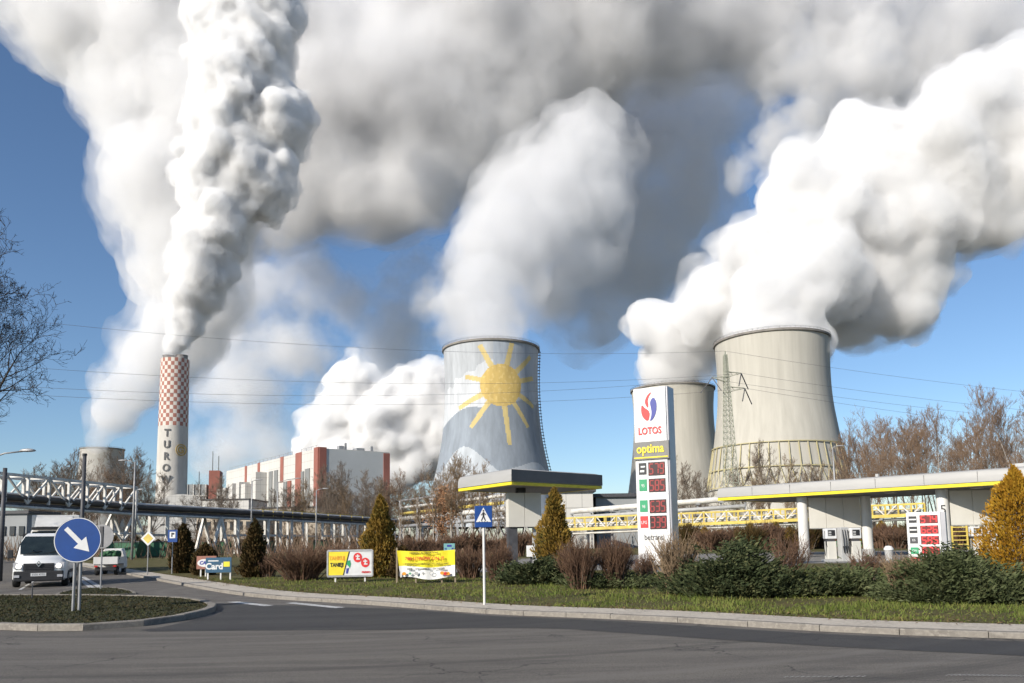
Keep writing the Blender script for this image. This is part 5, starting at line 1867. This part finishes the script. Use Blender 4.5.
for s in (-1, 1):
    mb = MB(); mb.box((s * .92, -.14, .75), (.3, .06, .18)); mb.build('headlight', m_lens, t)
    mb = MB(); mb.box((s * 1.36, .2, 2.15), (.2, .14, .6)); mb.build('mirror', m_plastic, t)
    for y in (1.0, 6.6): wheel(s * 1.0, y, .46, .3, t)
    mb = MB(); mb.box((s * 1.05, 4.0, .7), (.1, 2.6, .35)); mb.build('side_guard', m_steel, t)
mb = MB(); mb.box((0, 5.2, .72), (.9, 6.8, .22)); mb.build('chassis', m_dark, t)

# small flatbed truck seen from behind
fp = G(105, 575.5, 0)
f = empty('flatbed_truck', (fp.x, fp.y, .004), R(16), 'small white flatbed truck with a green load driving away', 'truck')
f.scale = (.84, .84, .84)
mb = MB(); mb.box((0, .03, 1.0), (1.5, .06, .50)); bevel(mb.build('tailboard', m_truckwhite, f), .01)
for s in (-1, 1):
    mb = MB(); mb.box((s * .73, 1.2, 1.0), (.05, 2.2, .46)); mb.build('sideboard', m_truckwhite, f)
    for y in (.55, 3.1): wheel(s * .6, y, .3, .22, f)
    mb = MB(); mb.box((s * .58, -.02, .62), (.2, .06, .1)); mb.build('tail_lamp', m_tail, f)
mb = MB(); mb.box((0, 1.2, .74), (1.44, 2.3, .08)); mb.build('bed', m_dark, f)
loft([(2.4, .72, .62, .4, 1.1, 1.72), (2.5, .74, .65, .4, 1.1, 1.8), (3.3, .74, .64, .4, 1.1, 1.8), (3.7, .72, .6, .4, 1.0, 1.4), (3.75, .7, .6, .42, .9, 1.1)], m_truckwhite, 'cab', f)
mb = MB(); mb.box((0, 2.39, 1.45), (1.0, .02, .36)); mb.build('rear_window', m_glass, f)
mb = MB(); mb.box((0, .1, .45), (1.3, .08, .22)); mb.build('bumper', m_plastic, f)
mb = MB()
for k in range(26):
    rr = random.Random(k)
    c = Vector((rr.uniform(-.55, .55), rr.uniform(.3, 2.1), rr.uniform(1.1, 1.5)))
    q = rr.uniform(.14, .28)
    mb.add([c + v_ * q for v_ in ICO[0]], ICO[1])
o = mb.build('green_load', mat('dark_green_netting', (.03, .10, .04), .9, var=.5, scale=6), normals=False)
o.location = (fp.x, fp.y, .01); o.rotation_euler = (0, 0, R(16)); o.scale = (.84, .84, .84)
tag(o, 'heap of green cut branches on the small flatbed truck', 'load')
# green skips under the pipe bridge
m_skip = mat('green_skip', (.03, .13, .06), .6, c2=(.02, .08, .04), scale=1.5)
for i, (px, D, w, lb) in enumerate(((122, 104, 4.5, 'green skip beside the white trestle behind the flatbed truck'), (154, 112, 4.0, 'green skip framed by the first white H trestle'), (216, 138, 5.0, 'green skip between the A trestle and the next H trestle'), (262, 150, 5.0, 'green skip right of the dark brown conifer under the pipe bridge'), (322, 160, 4.5, 'rightmost green skip under the pipe bridge'))):
    p = P(px, 540, D)
    r = empty('skip', (p.x, p.y, 0), .1 * i, lb, 'skip', 'green skips under the pipe bridge')
    mb = MB(); mb.prism([(-w * .38, .15), (w * .38, .15), (w / 2, 2.2), (-w / 2, 2.2)], 'y', 2.0); mb.build('tub', m_skip, r)
    mb = MB(); mb.box((0, -.04, 2.2), (w + .1, .1, .14)); mb.build('rim', m_dark, r)
# ---------------------------------------------------------------- plants
def spray_mesh(name, gen, m, parent=None):
    """gen yields (centre, long axis vector, wide axis vector): one leaf-spray lozenge each"""
    vs, fs = [], []
    for c, u, v in gen:
        k = len(vs)
        vs += [tuple(c - u * .5), tuple(c + v * .5), tuple(c + u * .6), tuple(c - v * .5)]
        fs.append((k, k + 1, k + 2, k + 3))
    me = bpy.data.meshes.new(name)
    me.from_pydata(vs, [], fs)
    me.materials.append(m)
    o = bpy.data.objects.new(name, me)
    COL.objects.link(o)
    if parent: o.parent = parent
    return o

m_thuja = island_mat('brown_green_thuja', (.19, .115, .022), (.075, .085, .02), (.25, .155, .028), 1.2, .85, .15)
m_thuja_dark = island_mat('dark_thuja', (.05, .038, .012), (.032, .042, .014), (.085, .05, .016), 1.4, .9, .1)
m_thuja_gold = island_mat('golden_thuja', (.26, .12, .010), (.46, .29, .03), (.36, .19, .016), 1.8, .8, .2)
m_juniper = island_mat('blue_green_juniper', (.024, .033, .012), (.13, .13, .055), (.045, .06, .024), 3.2, .85, .1)
m_juniper2 = island_mat('mid_green_juniper', (.035, .048, .016), (.14, .15, .07), (.07, .085, .034), 3.0, .85, .12)
m_twig_red = island_mat('purple_brown_twig', (.085, .05, .032), (.17, .10, .06), (.12, .07, .045), 2, .9)
m_twig_tan = island_mat('tan_twig', (.15, .10, .06), (.26, .19, .12), (.20, .14, .085), 2, .9)
m_bark = mat('grey_brown_bark', (.12, .095, .07), .95, c2=(.07, .055, .042), scale=3, stretch=(1, 1, .2))
m_birch = mat('pale_birch_bark', (.42, .38, .33), .9, c2=(.2, .175, .15), scale=2, stretch=(1, 1, .4))
m_twig_far = island_mat('reddish_brown_twig', (.145, .095, .062), (.25, .175, .12), (.19, .13, .088), .1, .95)
m_twig_grey = island_mat('grey_brown_twig', (.11, .085, .062), (.22, .17, .13), (.16, .125, .095), .1, .95)
m_twig_dark = island_mat('dark_twig', (.035, .027, .022), (.07, .055, .045), (.05, .04, .03), .3, .95)

def thuja(px, pyb, pyt, half_px, m, label, seed, n=7000, leaf=.13, z=VZ, D=None, group='conifers round the filling station', pointy=1.0):
    q = G(px, pyb, z) if D is None else Vector((P(px, 540, D).x, D, z))
    h = P(px, pyt, q.y).z - z
    rad = half_px * q.y / F_PX
    r = empty('conifer', (q.x, q.y, z), 0, label, 'conifer', group)
    rnd = random.Random(seed)
    lobes = [(rnd.uniform(.1, .9), rnd.uniform(0, 6.28), rnd.uniform(.10, .22)) for _ in range(34)]
    def gen():
        c = 0
        while c < n:
            t = rnd.random() ** 1.25
            a = rnd.uniform(0, 6.283)
            R0 = rad * 1.12 * (1 - t ** (1.7 * pointy)) ** .8 * (.62 + .38 * min(1, t * 5 + .35)) + .03
            b = 0
            for lt, la, ls in lobes:
                da = math.atan2(math.sin(a - la), math.cos(a - la))
                b = max(b, ls * math.exp(-((t - lt) / .09) ** 2 - (da / .38) ** 2))
            R1 = R0 * (.76 + b * 2.3)
            f = rnd.random() ** .42
            p = Vector((math.cos(a) * R1 * f, math.sin(a) * R1 * f, t * h + rnd.gauss(0, .05)))
            if p.z < .02: continue
            gn = noise.noise(Vector((p.x * 2.2 / rad, p.y * 2.2 / rad, p.z * 2.2 / rad + seed)) * 1.6)
            if gn < -.18 and f > .55 and rnd.random() < .8: continue
            out = Vector((math.cos(a), math.sin(a), rnd.uniform(.5, 2.0))) + Vector((rnd.gauss(0, .35), rnd.gauss(0, .35), rnd.gauss(0, .3)))
            u = out.normalized() * leaf * rnd.uniform(.7, 1.5)
            v = u.cross(Vector((rnd.gauss(0, 1), rnd.gauss(0, 1), rnd.gauss(0, 1)))).normalized() * leaf * rnd.uniform(.35, .6)
            c += 1
            yield p, u, v
    spray_mesh('crown', gen(), m, r)
    mb = MB(); mb.tube([(0, 0, 0), (0, 0, h * .5), (0, 0, h * .9)], [.09 * rad + .03, .05 * rad + .02, .01], 6); mb.build('trunk', m_bark, r)
    return r

thuja(380, 577, 497, 20, m_thuja, 'tall brown green conifer standing between the two banners', 11, 9000, .15)
thuja(254, 577, 521, 14, m_thuja_dark, 'dark brown conifer behind the purple twiggy bush at the left', 12, 6000, .16)
thuja(182, 573, 525, 11.5, m_thuja_dark, 'dark rounded conifer beside the small blue sign at the far left', 13, 6000, .18, pointy=1.6)
thuja(205, 575, 545, 13, m_thuja_dark, 'low dark conifer behind the terracotta board', 14, 4000, .16, pointy=1.8)
thuja(556, 578, 489, 21, m_thuja, 'bronze tipped conifer in front of the kiosk canopy', 15, 11000, .12)
thuja(1023, 590, 469, 37, m_thuja_gold, 'big golden conifer at the right edge before the canopy', 16, 16000, .085, pointy=1.3)
thuja(402, 578, 548, 14, m_thuja_dark, 'low dark green conifer just left of the cloth banner', 17, 4000, .14, pointy=1.8)
for i, (px, pt) in enumerate(((738, 528), (751, 524), (764, 530), (777, 523), (790, 528), (868, 526), (882, 522), (896, 527), (720, 531), (705, 528))):
    thuja(px, 0, pt, 8.5, m_thuja, 'brownish hedge conifer in the row behind the yellow truss legs', 30 + i, 2200, .30, D=92, group='row of brown conifers behind the station', pointy=1.5)

def mound(name, px, pyb, pyt, half_px, m, label, seed, n=12000, leaf=.13, dep=.8, group='low juniper mounds on the verge', tiers=5):
    q = G(px, pyb, VZ)
    rx = half_px * q.y / F_PX
    ry = min(rx * dep, 3.0)
    q = q + Vector((0, ry * .8, 0))
    h = P(px, pyt, q.y).z - VZ
    r = empty(name, (q.x, q.y, VZ), 0, label, 'juniper', group)
    rnd = random.Random(seed)
    fr = []
    for k in range(int(60 + n / 130)):
        a = rnd.uniform(0, 6.283)
        f = rnd.random() ** .6
        zz = h * (1 - f ** 2.2) * rnd.uniform(.45, 1.05)
        zz *= .82 + .36 * (noise.noise(Vector((math.cos(a) * f * 2.2, math.sin(a) * f * 2.2, seed * 3.1))) + .4)
        fr.append((Vector((math.cos(a) * rx * f, math.sin(a) * ry * f, max(.12, zz))), a, rnd.uniform(.3, .95)))
    def gen():
        per = n // len(fr)
        for c0, a, L in fr:
            ax = Vector((math.cos(a) * .9, math.sin(a) * .9, rnd.uniform(.05, .55))).normalized()
            side = ax.cross(Vector((0, 0, 1))).normalized()
            for k in range(per):
                t = rnd.uniform(-.8, .8)
                w = (1 - abs(t)) * .45 + .06
                p = c0 + ax * (t * L) + side * rnd.gauss(0, w * L * .6) + Vector((0, 0, rnd.gauss(0, .07) - .12 * t * t * L))
                if p.z < .03: p.z = rnd.uniform(.03, .15)
                u = (ax + side * rnd.gauss(0, .7) + Vector((0, 0, rnd.gauss(.25, .35)))).normalized() * leaf * rnd.uniform(.7, 1.5)
                v = u.cross(Vector((rnd.gauss(0, 1), rnd.gauss(0, 1), rnd.gauss(0, 1)))).normalized() * leaf * rnd.uniform(.25, .5)
                yield p, u, v
    spray_mesh('foliage', gen(), m, r)
    mb = MB()
    for k in range(14):
        a = rnd.uniform(0, 6.283); f = rnd.uniform(.5, .9)
        mb.tube([(0, 0, 0), (math.cos(a) * rx * f * .5, math.sin(a) * ry * f * .5, h * .25), (math.cos(a) * rx * f, math.sin(a) * ry * f, h * .35)], [.05, .035, .015], 5)
    mb.build('stem', m_bark, r)
    return r

mound('juniper', 742, 598, 546, 52, m_juniper, 'large dark juniper mound right of the tall price pylon', 1, 20000, .11)
mound('juniper', 700, 595, 566, 26, m_juniper, 'low dark juniper at the foot of the price pylon', 2, 8000, .12)
mound('juniper', 800, 597, 572, 36, m_juniper, 'low dark juniper in front of the left canopy column', 3, 9000, .12)
mound('juniper', 855, 596, 575, 34, m_juniper2, 'flat green juniper below the fuel pumps', 4, 9000, .12)
mound('juniper', 968, 604, 558, 54, m_juniper2, 'broad green juniper below the small price board', 5, 22000, .10)
mound('juniper', 1010, 604, 570, 30, m_juniper2, 'green juniper under the golden conifer at the right edge', 6, 9000, .12)
mound('juniper', 975, 590, 543, 26, m_juniper, 'upright dark juniper just left of the golden conifer', 7, 9000, .12)
mound('juniper', 538, 585, 558, 34, m_juniper, 'dark juniper mound under the bronze conifer', 8, 10000, .12)
mound('juniper', 610, 589, 577, 40, m_juniper2, 'thin strip of low juniper before the bare brown bushes', 9, 7000, .10)

def twig_bush(px, pyb, pyt, half_px, m, label, seed, stems=60, name='bare_bush', z=VZ, group='bare twiggy bushes on the verge', spread=.8, rad=.010, sub=6, D=None):
    q = G(px, pyb, z) if D is None else Vector((P(px, 540, D).x, D, z))
    rx = half_px * q.y / F_PX
    h = P(px, pyt, q.y).z - z
    r = empty(name, (q.x, q.y, z), 0, label, 'bush', group)
    rnd = random.Random(seed)
    mb, ms = MB(), MB()
    k = q.y / 28.0
    for s in range(stems):
        a = rnd.uniform(0, 6.283)
        b0 = Vector((math.cos(a), math.sin(a), 0)) * rx * rnd.uniform(0, .45)
        f = math.sqrt(rnd.random())
        tip = Vector((math.cos(a) * rx * f, math.sin(a) * min(rx, 2.2) * f, h * rnd.uniform(.62, 1.0) * math.sqrt(max(.1, 1 - .45 * f * f))))
        mid = b0.lerp(tip, .5) + Vector((rnd.gauss(0, .1), rnd.gauss(0, .1), h * .08))
        (ms if s < 14 else mb).tube([b0, mid, tip], [rad * 1.5 * k, rad * k, rad * .45 * k], 4, caps=False)
        for j in range(sub):
            t = rnd.uniform(.3, .95)
            p0 = b0.lerp(mid, t * 2) if t < .5 else mid.lerp(tip, t * 2 - 1)
            d = (tip - b0).normalized() + Vector((rnd.gauss(0, .45), rnd.gauss(0, .45), rnd.uniform(-.1, .5)))
            L = h * rnd.uniform(.12, .32)
            p2 = p0 + d.normalized() * L
            mb.tube([p0, p0.lerp(p2, .5) + Vector((rnd.gauss(0, .03), rnd.gauss(0, .03), 0)), p2], [rad * .6 * k, rad * .5 * k, rad * .3 * k], 3, caps=False)
    ms.build('stem', m_bark if m is not m_twig_tan else m, r, normals=False)
    mb.build('twigs', m, r, normals=False)
    return r
twig_bush(302, 580, 545, 38, m_twig_red, 'wide purple brown leafless bush left of the framed banner', 1, 260, sub=9)
twig_bush(268, 577, 556, 14, m_twig_red, 'small round brown bush at the left end of the purple bush', 2, 90, sub=8)
twig_bush(580, 589, 540, 22, m_twig_red, 'rounded leafless brown bush right of the bronze conifer', 3, 190, sub=9)
twig_bush(616, 588, 538, 18, m_twig_red, 'tall leafless brown bush left of the price pylon', 4, 170, sub=9)
twig_bush(470, 578, 546, 22, m_twig_red, 'dark reddish bush behind the crossing sign', 5, 150, sub=8)
twig_bush(498, 580, 543, 18, m_twig_red, 'twiggy red brown bush between the crossing sign and the kiosk', 6, 130, sub=7)
twig_bush(677, 594, 530, 24, m_twig_tan, 'tall straggly bare shrub in front of the price pylon foot', 7, 85, sub=9, rad=.015)
twig_bush(908, 600, 553, 22, m_twig_tan, 'tan bare shrub before the small price board', 8, 100, sub=8, rad=.014)
twig_bush(790, 583, 530, 22, m_twig_red, 'bare reddish shrub in front of the left canopy column', 9, 80, sub=8)
twig_bush(868, 582, 548, 18, m_twig_red, 'bare shrub right of the fuel pumps', 10, 70, sub=7)
twig_bush(425, 576, 545, 30, m_twig_red, 'dark bare thicket behind the cloth banner', 11, 150, sub=7)
twig_bush(345, 575, 541, 22, m_twig_red, 'dark bare thicket behind the framed banner', 12, 140, sub=7)
twig_bush(646, 584, 552, 14, m_twig_red, 'low bare bush just left of the pylon foot', 13, 80, sub=7)

# brown thicket closing the view behind the pumps and under the truss
rk_ = random.Random(41)
for i in range(17):
    px = 690 + i * 19 + rk_.uniform(-5, 5)
    twig_bush(px, 0, rk_.uniform(519, 533), rk_.uniform(15, 22), m_twig_red if i % 3 else m_thuja_dark, 'brown leafless bush in the thicket behind the fuel pumps', 300 + i, 150, sub=8, D=rk_.uniform(78, 96), group='brown thicket behind the filling station', rad=.013)
for i in range(9):
    px = 412 + i * 18 + rk_.uniform(-5, 5)
    twig_bush(px, 0, rk_.uniform(528, 540), rk_.uniform(15, 20), m_twig_red, 'brown leafless bush in the thicket under the pale pipe rack', 340 + i, 120, sub=8, D=rk_.uniform(70, 100), group='brown thicket left of the kiosk canopy', rad=.012)

# ---- bare trees
def grow_tree(seed, h, spread=.5, levels=5, trunk_r=.28, up=.35, fork=.25, droop=0.0, twig=.022, nside=(7, 4), dens=1.0, reach=1.0):
    rnd = random.Random(seed)
    trunk, br = MB(), MB()
    def limb(p, d, L, r0, lv):
        segs = 4 if lv < 2 else (3 if lv < 4 else 2)
        pts, rs = [p], [r0]
        q, dd = p.copy(), d.copy()
        for s in range(segs):
            wob = .10 if lv == 0 else .22
            dd = (dd + Vector((rnd.gauss(0, wob), rnd.gauss(0, wob), rnd.gauss(0, wob * .5) + (up * .25 if lv else .12) - droop * (lv > 2)))).normalized()
            q = q + dd * (L / segs)
            pts.append(q.copy())
            rs.append(max(twig * .55, r0 * (1 - (s + 1) / segs * (.72 if lv else .8))))
        (trunk if lv == 0 else br).tube(pts, rs, nside[0] if lv == 0 else (4 if lv < 3 else 3), caps=False)
        if lv >= levels: return
        n = {0: int(13 * dens), 1: int(7 * dens), 2: int(5 * dens), 3: 4}.get(lv, 3)
        for k in range(n):
            t = rnd.uniform(fork if lv == 0 else .25, 1.0) if k else 1.0
            i = min(segs - 1, int(t * segs))
            f = t * segs - i
            a = pts[i].lerp(pts[i + 1], min(1, f))
            ra = rs[i] + (rs[i + 1] - rs[i]) * min(1, f)
            base = (pts[i + 1] - pts[i]).normalized()
            perp = base.cross(Vector((rnd.gauss(0, 1), rnd.gauss(0, 1), rnd.gauss(0, 1)))).normalized()
            nd = (base * (1 - spread * .55) + perp * spread * rnd.uniform(.6, 1.3) + Vector((0, 0, up * .4))).normalized()
            LL = L * rnd.uniform(.38, .62) * (1.0 if lv else (1.15 - .6 * t) * reach) * (.9 if lv else .8)
            limb(a, nd, LL, max(twig, ra * rnd.uniform(.45, .7)), lv + 1)
    limb(Vector((0, 0, -.1)), Vector((0, 0, 1)), h, trunk_r, 0)
    return trunk, br

def tree_proto(seed, m_tr, m_br, h=20, **kw):
    tr, br = grow_tree(seed, h, **kw)
    r = empty('bare_tree')
    tr.build('trunk', m_tr, r, smooth=True, normals=False)
    br.build('branches', m_br, r, normals=False)
    r['h'] = max(v[2] for v in br.v)
    return r
PROTO = {
    'forest': tree_proto(1, m_bark, m_twig_far, 22, spread=.55, levels=4, up=.5, twig=.023, trunk_r=.2, dens=1.0, fork=.3, reach=.85),
    'forest2': tree_proto(2, m_bark, m_twig_far, 22, spread=.5, levels=4, up=.55, twig=.023, trunk_r=.18, dens=1.0, fork=.38, reach=.75),
    'birch': tree_proto(3, m_birch, m_twig_far, 20, spread=.5, levels=4, up=.5, twig=.021, fork=.4, trunk_r=.16, dens=1.0, reach=.75),
    'broad': tree_proto(4, m_bark, m_twig_grey, 14, spread=.72, levels=4, up=.4, twig=.018, fork=.15, dens=1.2, reach=1.0),
    'grey': tree_proto(5, m_bark, m_twig_grey, 18, spread=.55, levels=4, up=.45, twig=.024, dens=1.25, trunk_r=.2, reach=.85),
    'pale': tree_proto(6, m_birch, m_twig_tan, 15, spread=.5, levels=4, up=.5, twig=.022, dens=1.15, trunk_r=.14, reach=.75),
}
USED = {}
rt = random.Random(77)
def plant(kind, px, D, pyt, label, group, wide=1.0, z=0.0):
    src = PROTO[kind]
    p = P(px, 540, D)
    h = P(px, pyt, D).z
    if kind not in USED:
        o = src; USED[kind] = True
    else:
        o = copy_tree(src)
    s = h / src['h']
    o.location = (p.x, p.y, z)
    o.scale = (s * wide, s * wide, s)
    o.rotation_euler = (0, 0, rt.uniform(0, 6.28))
    tag(o, label, 'tree', group)
    return o
FG = 'bare trees in the wood behind the right canopy'
LBF = 'tall bare reddish brown tree in the wood behind the right canopy'
# right wood: a nearer row and a farther row
for px, top in ((858, 424), (872, 402), (884, 414), (896, 408), (910, 418), (921, 422), (934, 400), (944, 398), (956, 412), (968, 420), (978, 408), (990, 396), (1001, 386), (1012, 392), (1024, 378), (1040, 384), (846, 440), (1060, 380)):
    plant(rt.choice(['forest', 'forest2', 'birch', 'forest']), px + rt.uniform(-2, 2), rt.uniform(150, 185), top, LBF, FG, rt.uniform(.75, 1.0))
for px in list(range(850, 1060, 13)) + list(range(856, 1060, 17)):
    plant(rt.choice(['forest', 'forest2', 'birch']), px + rt.uniform(-4, 4), rt.uniform(195, 250), rt.uniform(408, 440), LBF, FG, rt.uniform(.9, 1.2))
for px in range(840, 1050, 15):
    plant(rt.choice(['forest', 'birch']), px + rt.uniform(-5, 5), rt.uniform(120, 145), rt.uniform(446, 474), 'lower bare tree filling the front of the wood behind the canopy', 'lower bare trees behind the right canopy', rt.uniform(1.0, 1.3))
# scrub birches before the two plain towers
LBB = 'small pale bare tree in front of the big plain cooling tower'
for px, top in ((735, 470), (752, 462), (766, 452), (778, 436), (789, 452), (801, 462), (814, 470), (826, 460), (741, 482), (760, 478), (795, 476), (838, 466)):
    plant(rt.choice(['pale', 'pale', 'grey']), px, rt.uniform(190, 260), top, LBB, 'pale scrub trees before the big cooling tower', rt.uniform(.9, 1.3))
for px, top in ((690, 452), (702, 462), (712, 470)):
    plant('grey', px, rt.uniform(150, 210), top, 'bare grey tree between the price pylon and the big tower', 'bare trees right of the price pylon', 1.1)
# trees before the boiler house, the sun tower and round the chimney
for px, top, k in ((318, 470, 'grey'), (335, 462, 'grey'), (349, 458, 'grey'), (362, 468, 'grey'), (376, 474, 'pale'), (300, 482, 'grey'), (388, 478, 'grey')):
    plant(k, px, rt.uniform(190, 260), top, 'bare grey tree in front of the boiler house end wall', 'bare trees before the boiler house', rt.uniform(.9, 1.2))
for px, top, k in ((398, 476, 'forest'), (410, 466, 'forest2'), (421, 458, 'forest'), (432, 470, 'grey'), (443, 462, 'pale'), (452, 452, 'pale'), (462, 456, 'pale'), (472, 466, 'pale'), (482, 472, 'pale'), (405, 486, 'grey'), (440, 488, 'forest')):
    plant(k, px, rt.uniform(150, 230), top, 'bare tree in the thicket before the sun tower', 'bare trees before the sun tower', rt.uniform(.9, 1.3))
for i in range(30):
    px = 286 + i * 6.6 + rt.uniform(-3, 3)
    plant(rt.choice(['grey', 'grey', 'pale', 'forest']), px, rt.uniform(180, 280), rt.uniform(474, 500), 'bare tree in the loose belt before the boiler house and sun tower', 'belt of bare trees before the power station', rt.uniform(1.0, 1.4))
for i in range(16):
    px = 30 + i * 8 + rt.uniform(-3, 3)
    plant(rt.choice(['forest', 'grey', 'birch']), px, rt.uniform(210, 300), rt.uniform(452, 482), 'bare brown tree in the clump left of the checked chimney', 'bare trees left of the chimney', rt.uniform(.9, 1.2))
for px, top, k, D in ((62, 466, 'grey', 260), (74, 452, 'forest', 260), (87, 446, 'grey', 230), (100, 452, 'forest', 240), (112, 442, 'broad', 215), (124, 446, 'forest', 230), (128, 442, 'broad', 205), (136, 446, 'grey', 200), (48, 474, 'grey', 280), (118, 470, 'forest', 190), (95, 474, 'forest', 200), (34, 480, 'grey', 290)):
    plant(k, px, D, top, 'bare brown tree in the clump left of the checked chimney', 'bare trees left of the chimney', rt.uniform(.85, 1.1))
for px, top, k, D in ((196, 478, 'broad', 230), (213, 474, 'grey', 240), (228, 484, 'grey', 230), (180, 492, 'broad', 210), (240, 492, 'grey', 220), (262, 486, 'grey', 230)):
    plant(k, px, D, top, 'bare tree between the checked chimney and the boiler house', 'bare trees right of the chimney', rt.uniform(.8, 1.1))
for px, top in ((436, 470), (450, 455), (466, 450), (480, 458), (495, 474), (420, 484), (404, 490), (512, 492)):
    plant('pale', px, rt.uniform(92, 118), top, 'pale barked bare tree in front of the pipe rack left of the kiosk', 'pale bare trees before the pipe rack', rt.uniform(1.0, 1.3))
for px, top, D in ((575, 520, 130), (600, 517, 140), (625, 519, 140), (545, 515, 150), (500, 510, 160), (690, 515, 150)):
    plant('grey', px, D, top, 'low bare tree glimpsed behind the yellow pipe truss', 'low bare trees behind the pipe truss', 1.4)
# dark low trees and scrub screening the yard under the pipe bridge
for i in range(34):
    px = 128 + i * 10 + rt.uniform(-4, 4)
    plant(rt.choice(['broad', 'grey', 'forest']), px, rt.uniform(165, 190) + max(0, px - 300) * .25, rt.uniform(518, 529), 'low bare scrub tree screening the yard under the pipe bridge', 'low scrub trees under the pipe bridge', rt.uniform(1.6, 2.2))
for i in range(26):
    px = 120 + i * 13 + rt.uniform(-4, 4)
    thuja(px, 0, rt.uniform(533, 541), rt.uniform(5, 8), m_thuja_dark, 'low dark evergreen in the hedge beyond the pipe bridge', 200 + i, 700, .5, D=rt.uniform(168, 182) + max(0, px - 300) * .2, group='dark evergreen hedge beyond the pipe bridge', pointy=2.2, z=0)
# big tree whose boughs reach in at the left edge
tr_, br_ = grow_tree(21, 15.5, spread=.75, levels=5, trunk_r=.36, up=.3, fork=.25, twig=.013, dens=1.5, reach=1.05)
e = P(-52, 540, 44)
r = empty('bare_tree', (e.x, e.y, 0), 1.0, 'dark bare tree reaching into the sky at the left edge', 'tree')
tr_.build('trunk', m_bark, r, smooth=True, normals=False); br_.build('branches', m_twig_dark, r, normals=False)
# oak that keeps its orange leaves
op = P(441, 540, 124)
r = empty('oak_tree', (op.x, op.y, 0), 0, 'tree holding orange brown leaves left of the kiosk canopy', 'tree')
tr_, br_ = grow_tree(31, 7.6, spread=.9, levels=3, trunk_r=.2, up=.25, fork=.3, twig=.03, dens=1.1, reach=1.35)
tr_.build('trunk', m_bark, r, smooth=True, normals=False); br_.build('branches', m_twig_far, r, normals=False)
rl = random.Random(5)
tips = [Vector(v) for v in br_.v[::5]]
def leaves():
    for k in range(4200):
        c = rl.choice(tips) + Vector((rl.gauss(0, .3), rl.gauss(0, .3), rl.gauss(0, .3)))
        u = Vector((rl.gauss(0, 1), rl.gauss(0, 1), rl.gauss(0, 1))).normalized()
        v = u.cross(Vector((rl.gauss(0, 1), rl.gauss(0, 1), 1))).normalized()
        yield c, u * .26, v * .18
spray_mesh('leaves', leaves(), island_mat('orange_oak_leaf', (.30, .15, .08), (.46, .27, .15), (.38, .20, .10), .6, .9, .2), r)

# undergrowth under and behind the pipe bridges, read as one mass
ug = MB()
ru = random.Random(99)
for k in range(2600):
    D = ru.uniform(95, 300)
    px = ru.uniform(-40, 1060)
    if D < 125 and 470 < px < 1040: D += 40
    p = P(px, 540, D)
    for s in range(5):
        a = ru.uniform(0, 6.28); L = ru.uniform(1.0, 3.6)
        b = Vector((p.x + ru.gauss(0, .7), p.y + ru.gauss(0, .7), 0))
        t_ = b + Vector((math.cos(a) * L * .4, math.sin(a) * L * .4, L))
        ug.tube([b, b.lerp(t_, .5) + Vector((ru.gauss(0, .15), ru.gauss(0, .15), 0)), t_], [.05, .035, .02], 3, caps=False)
tag(ug.build('undergrowth', m_twig_far, normals=False), kind='stuff')
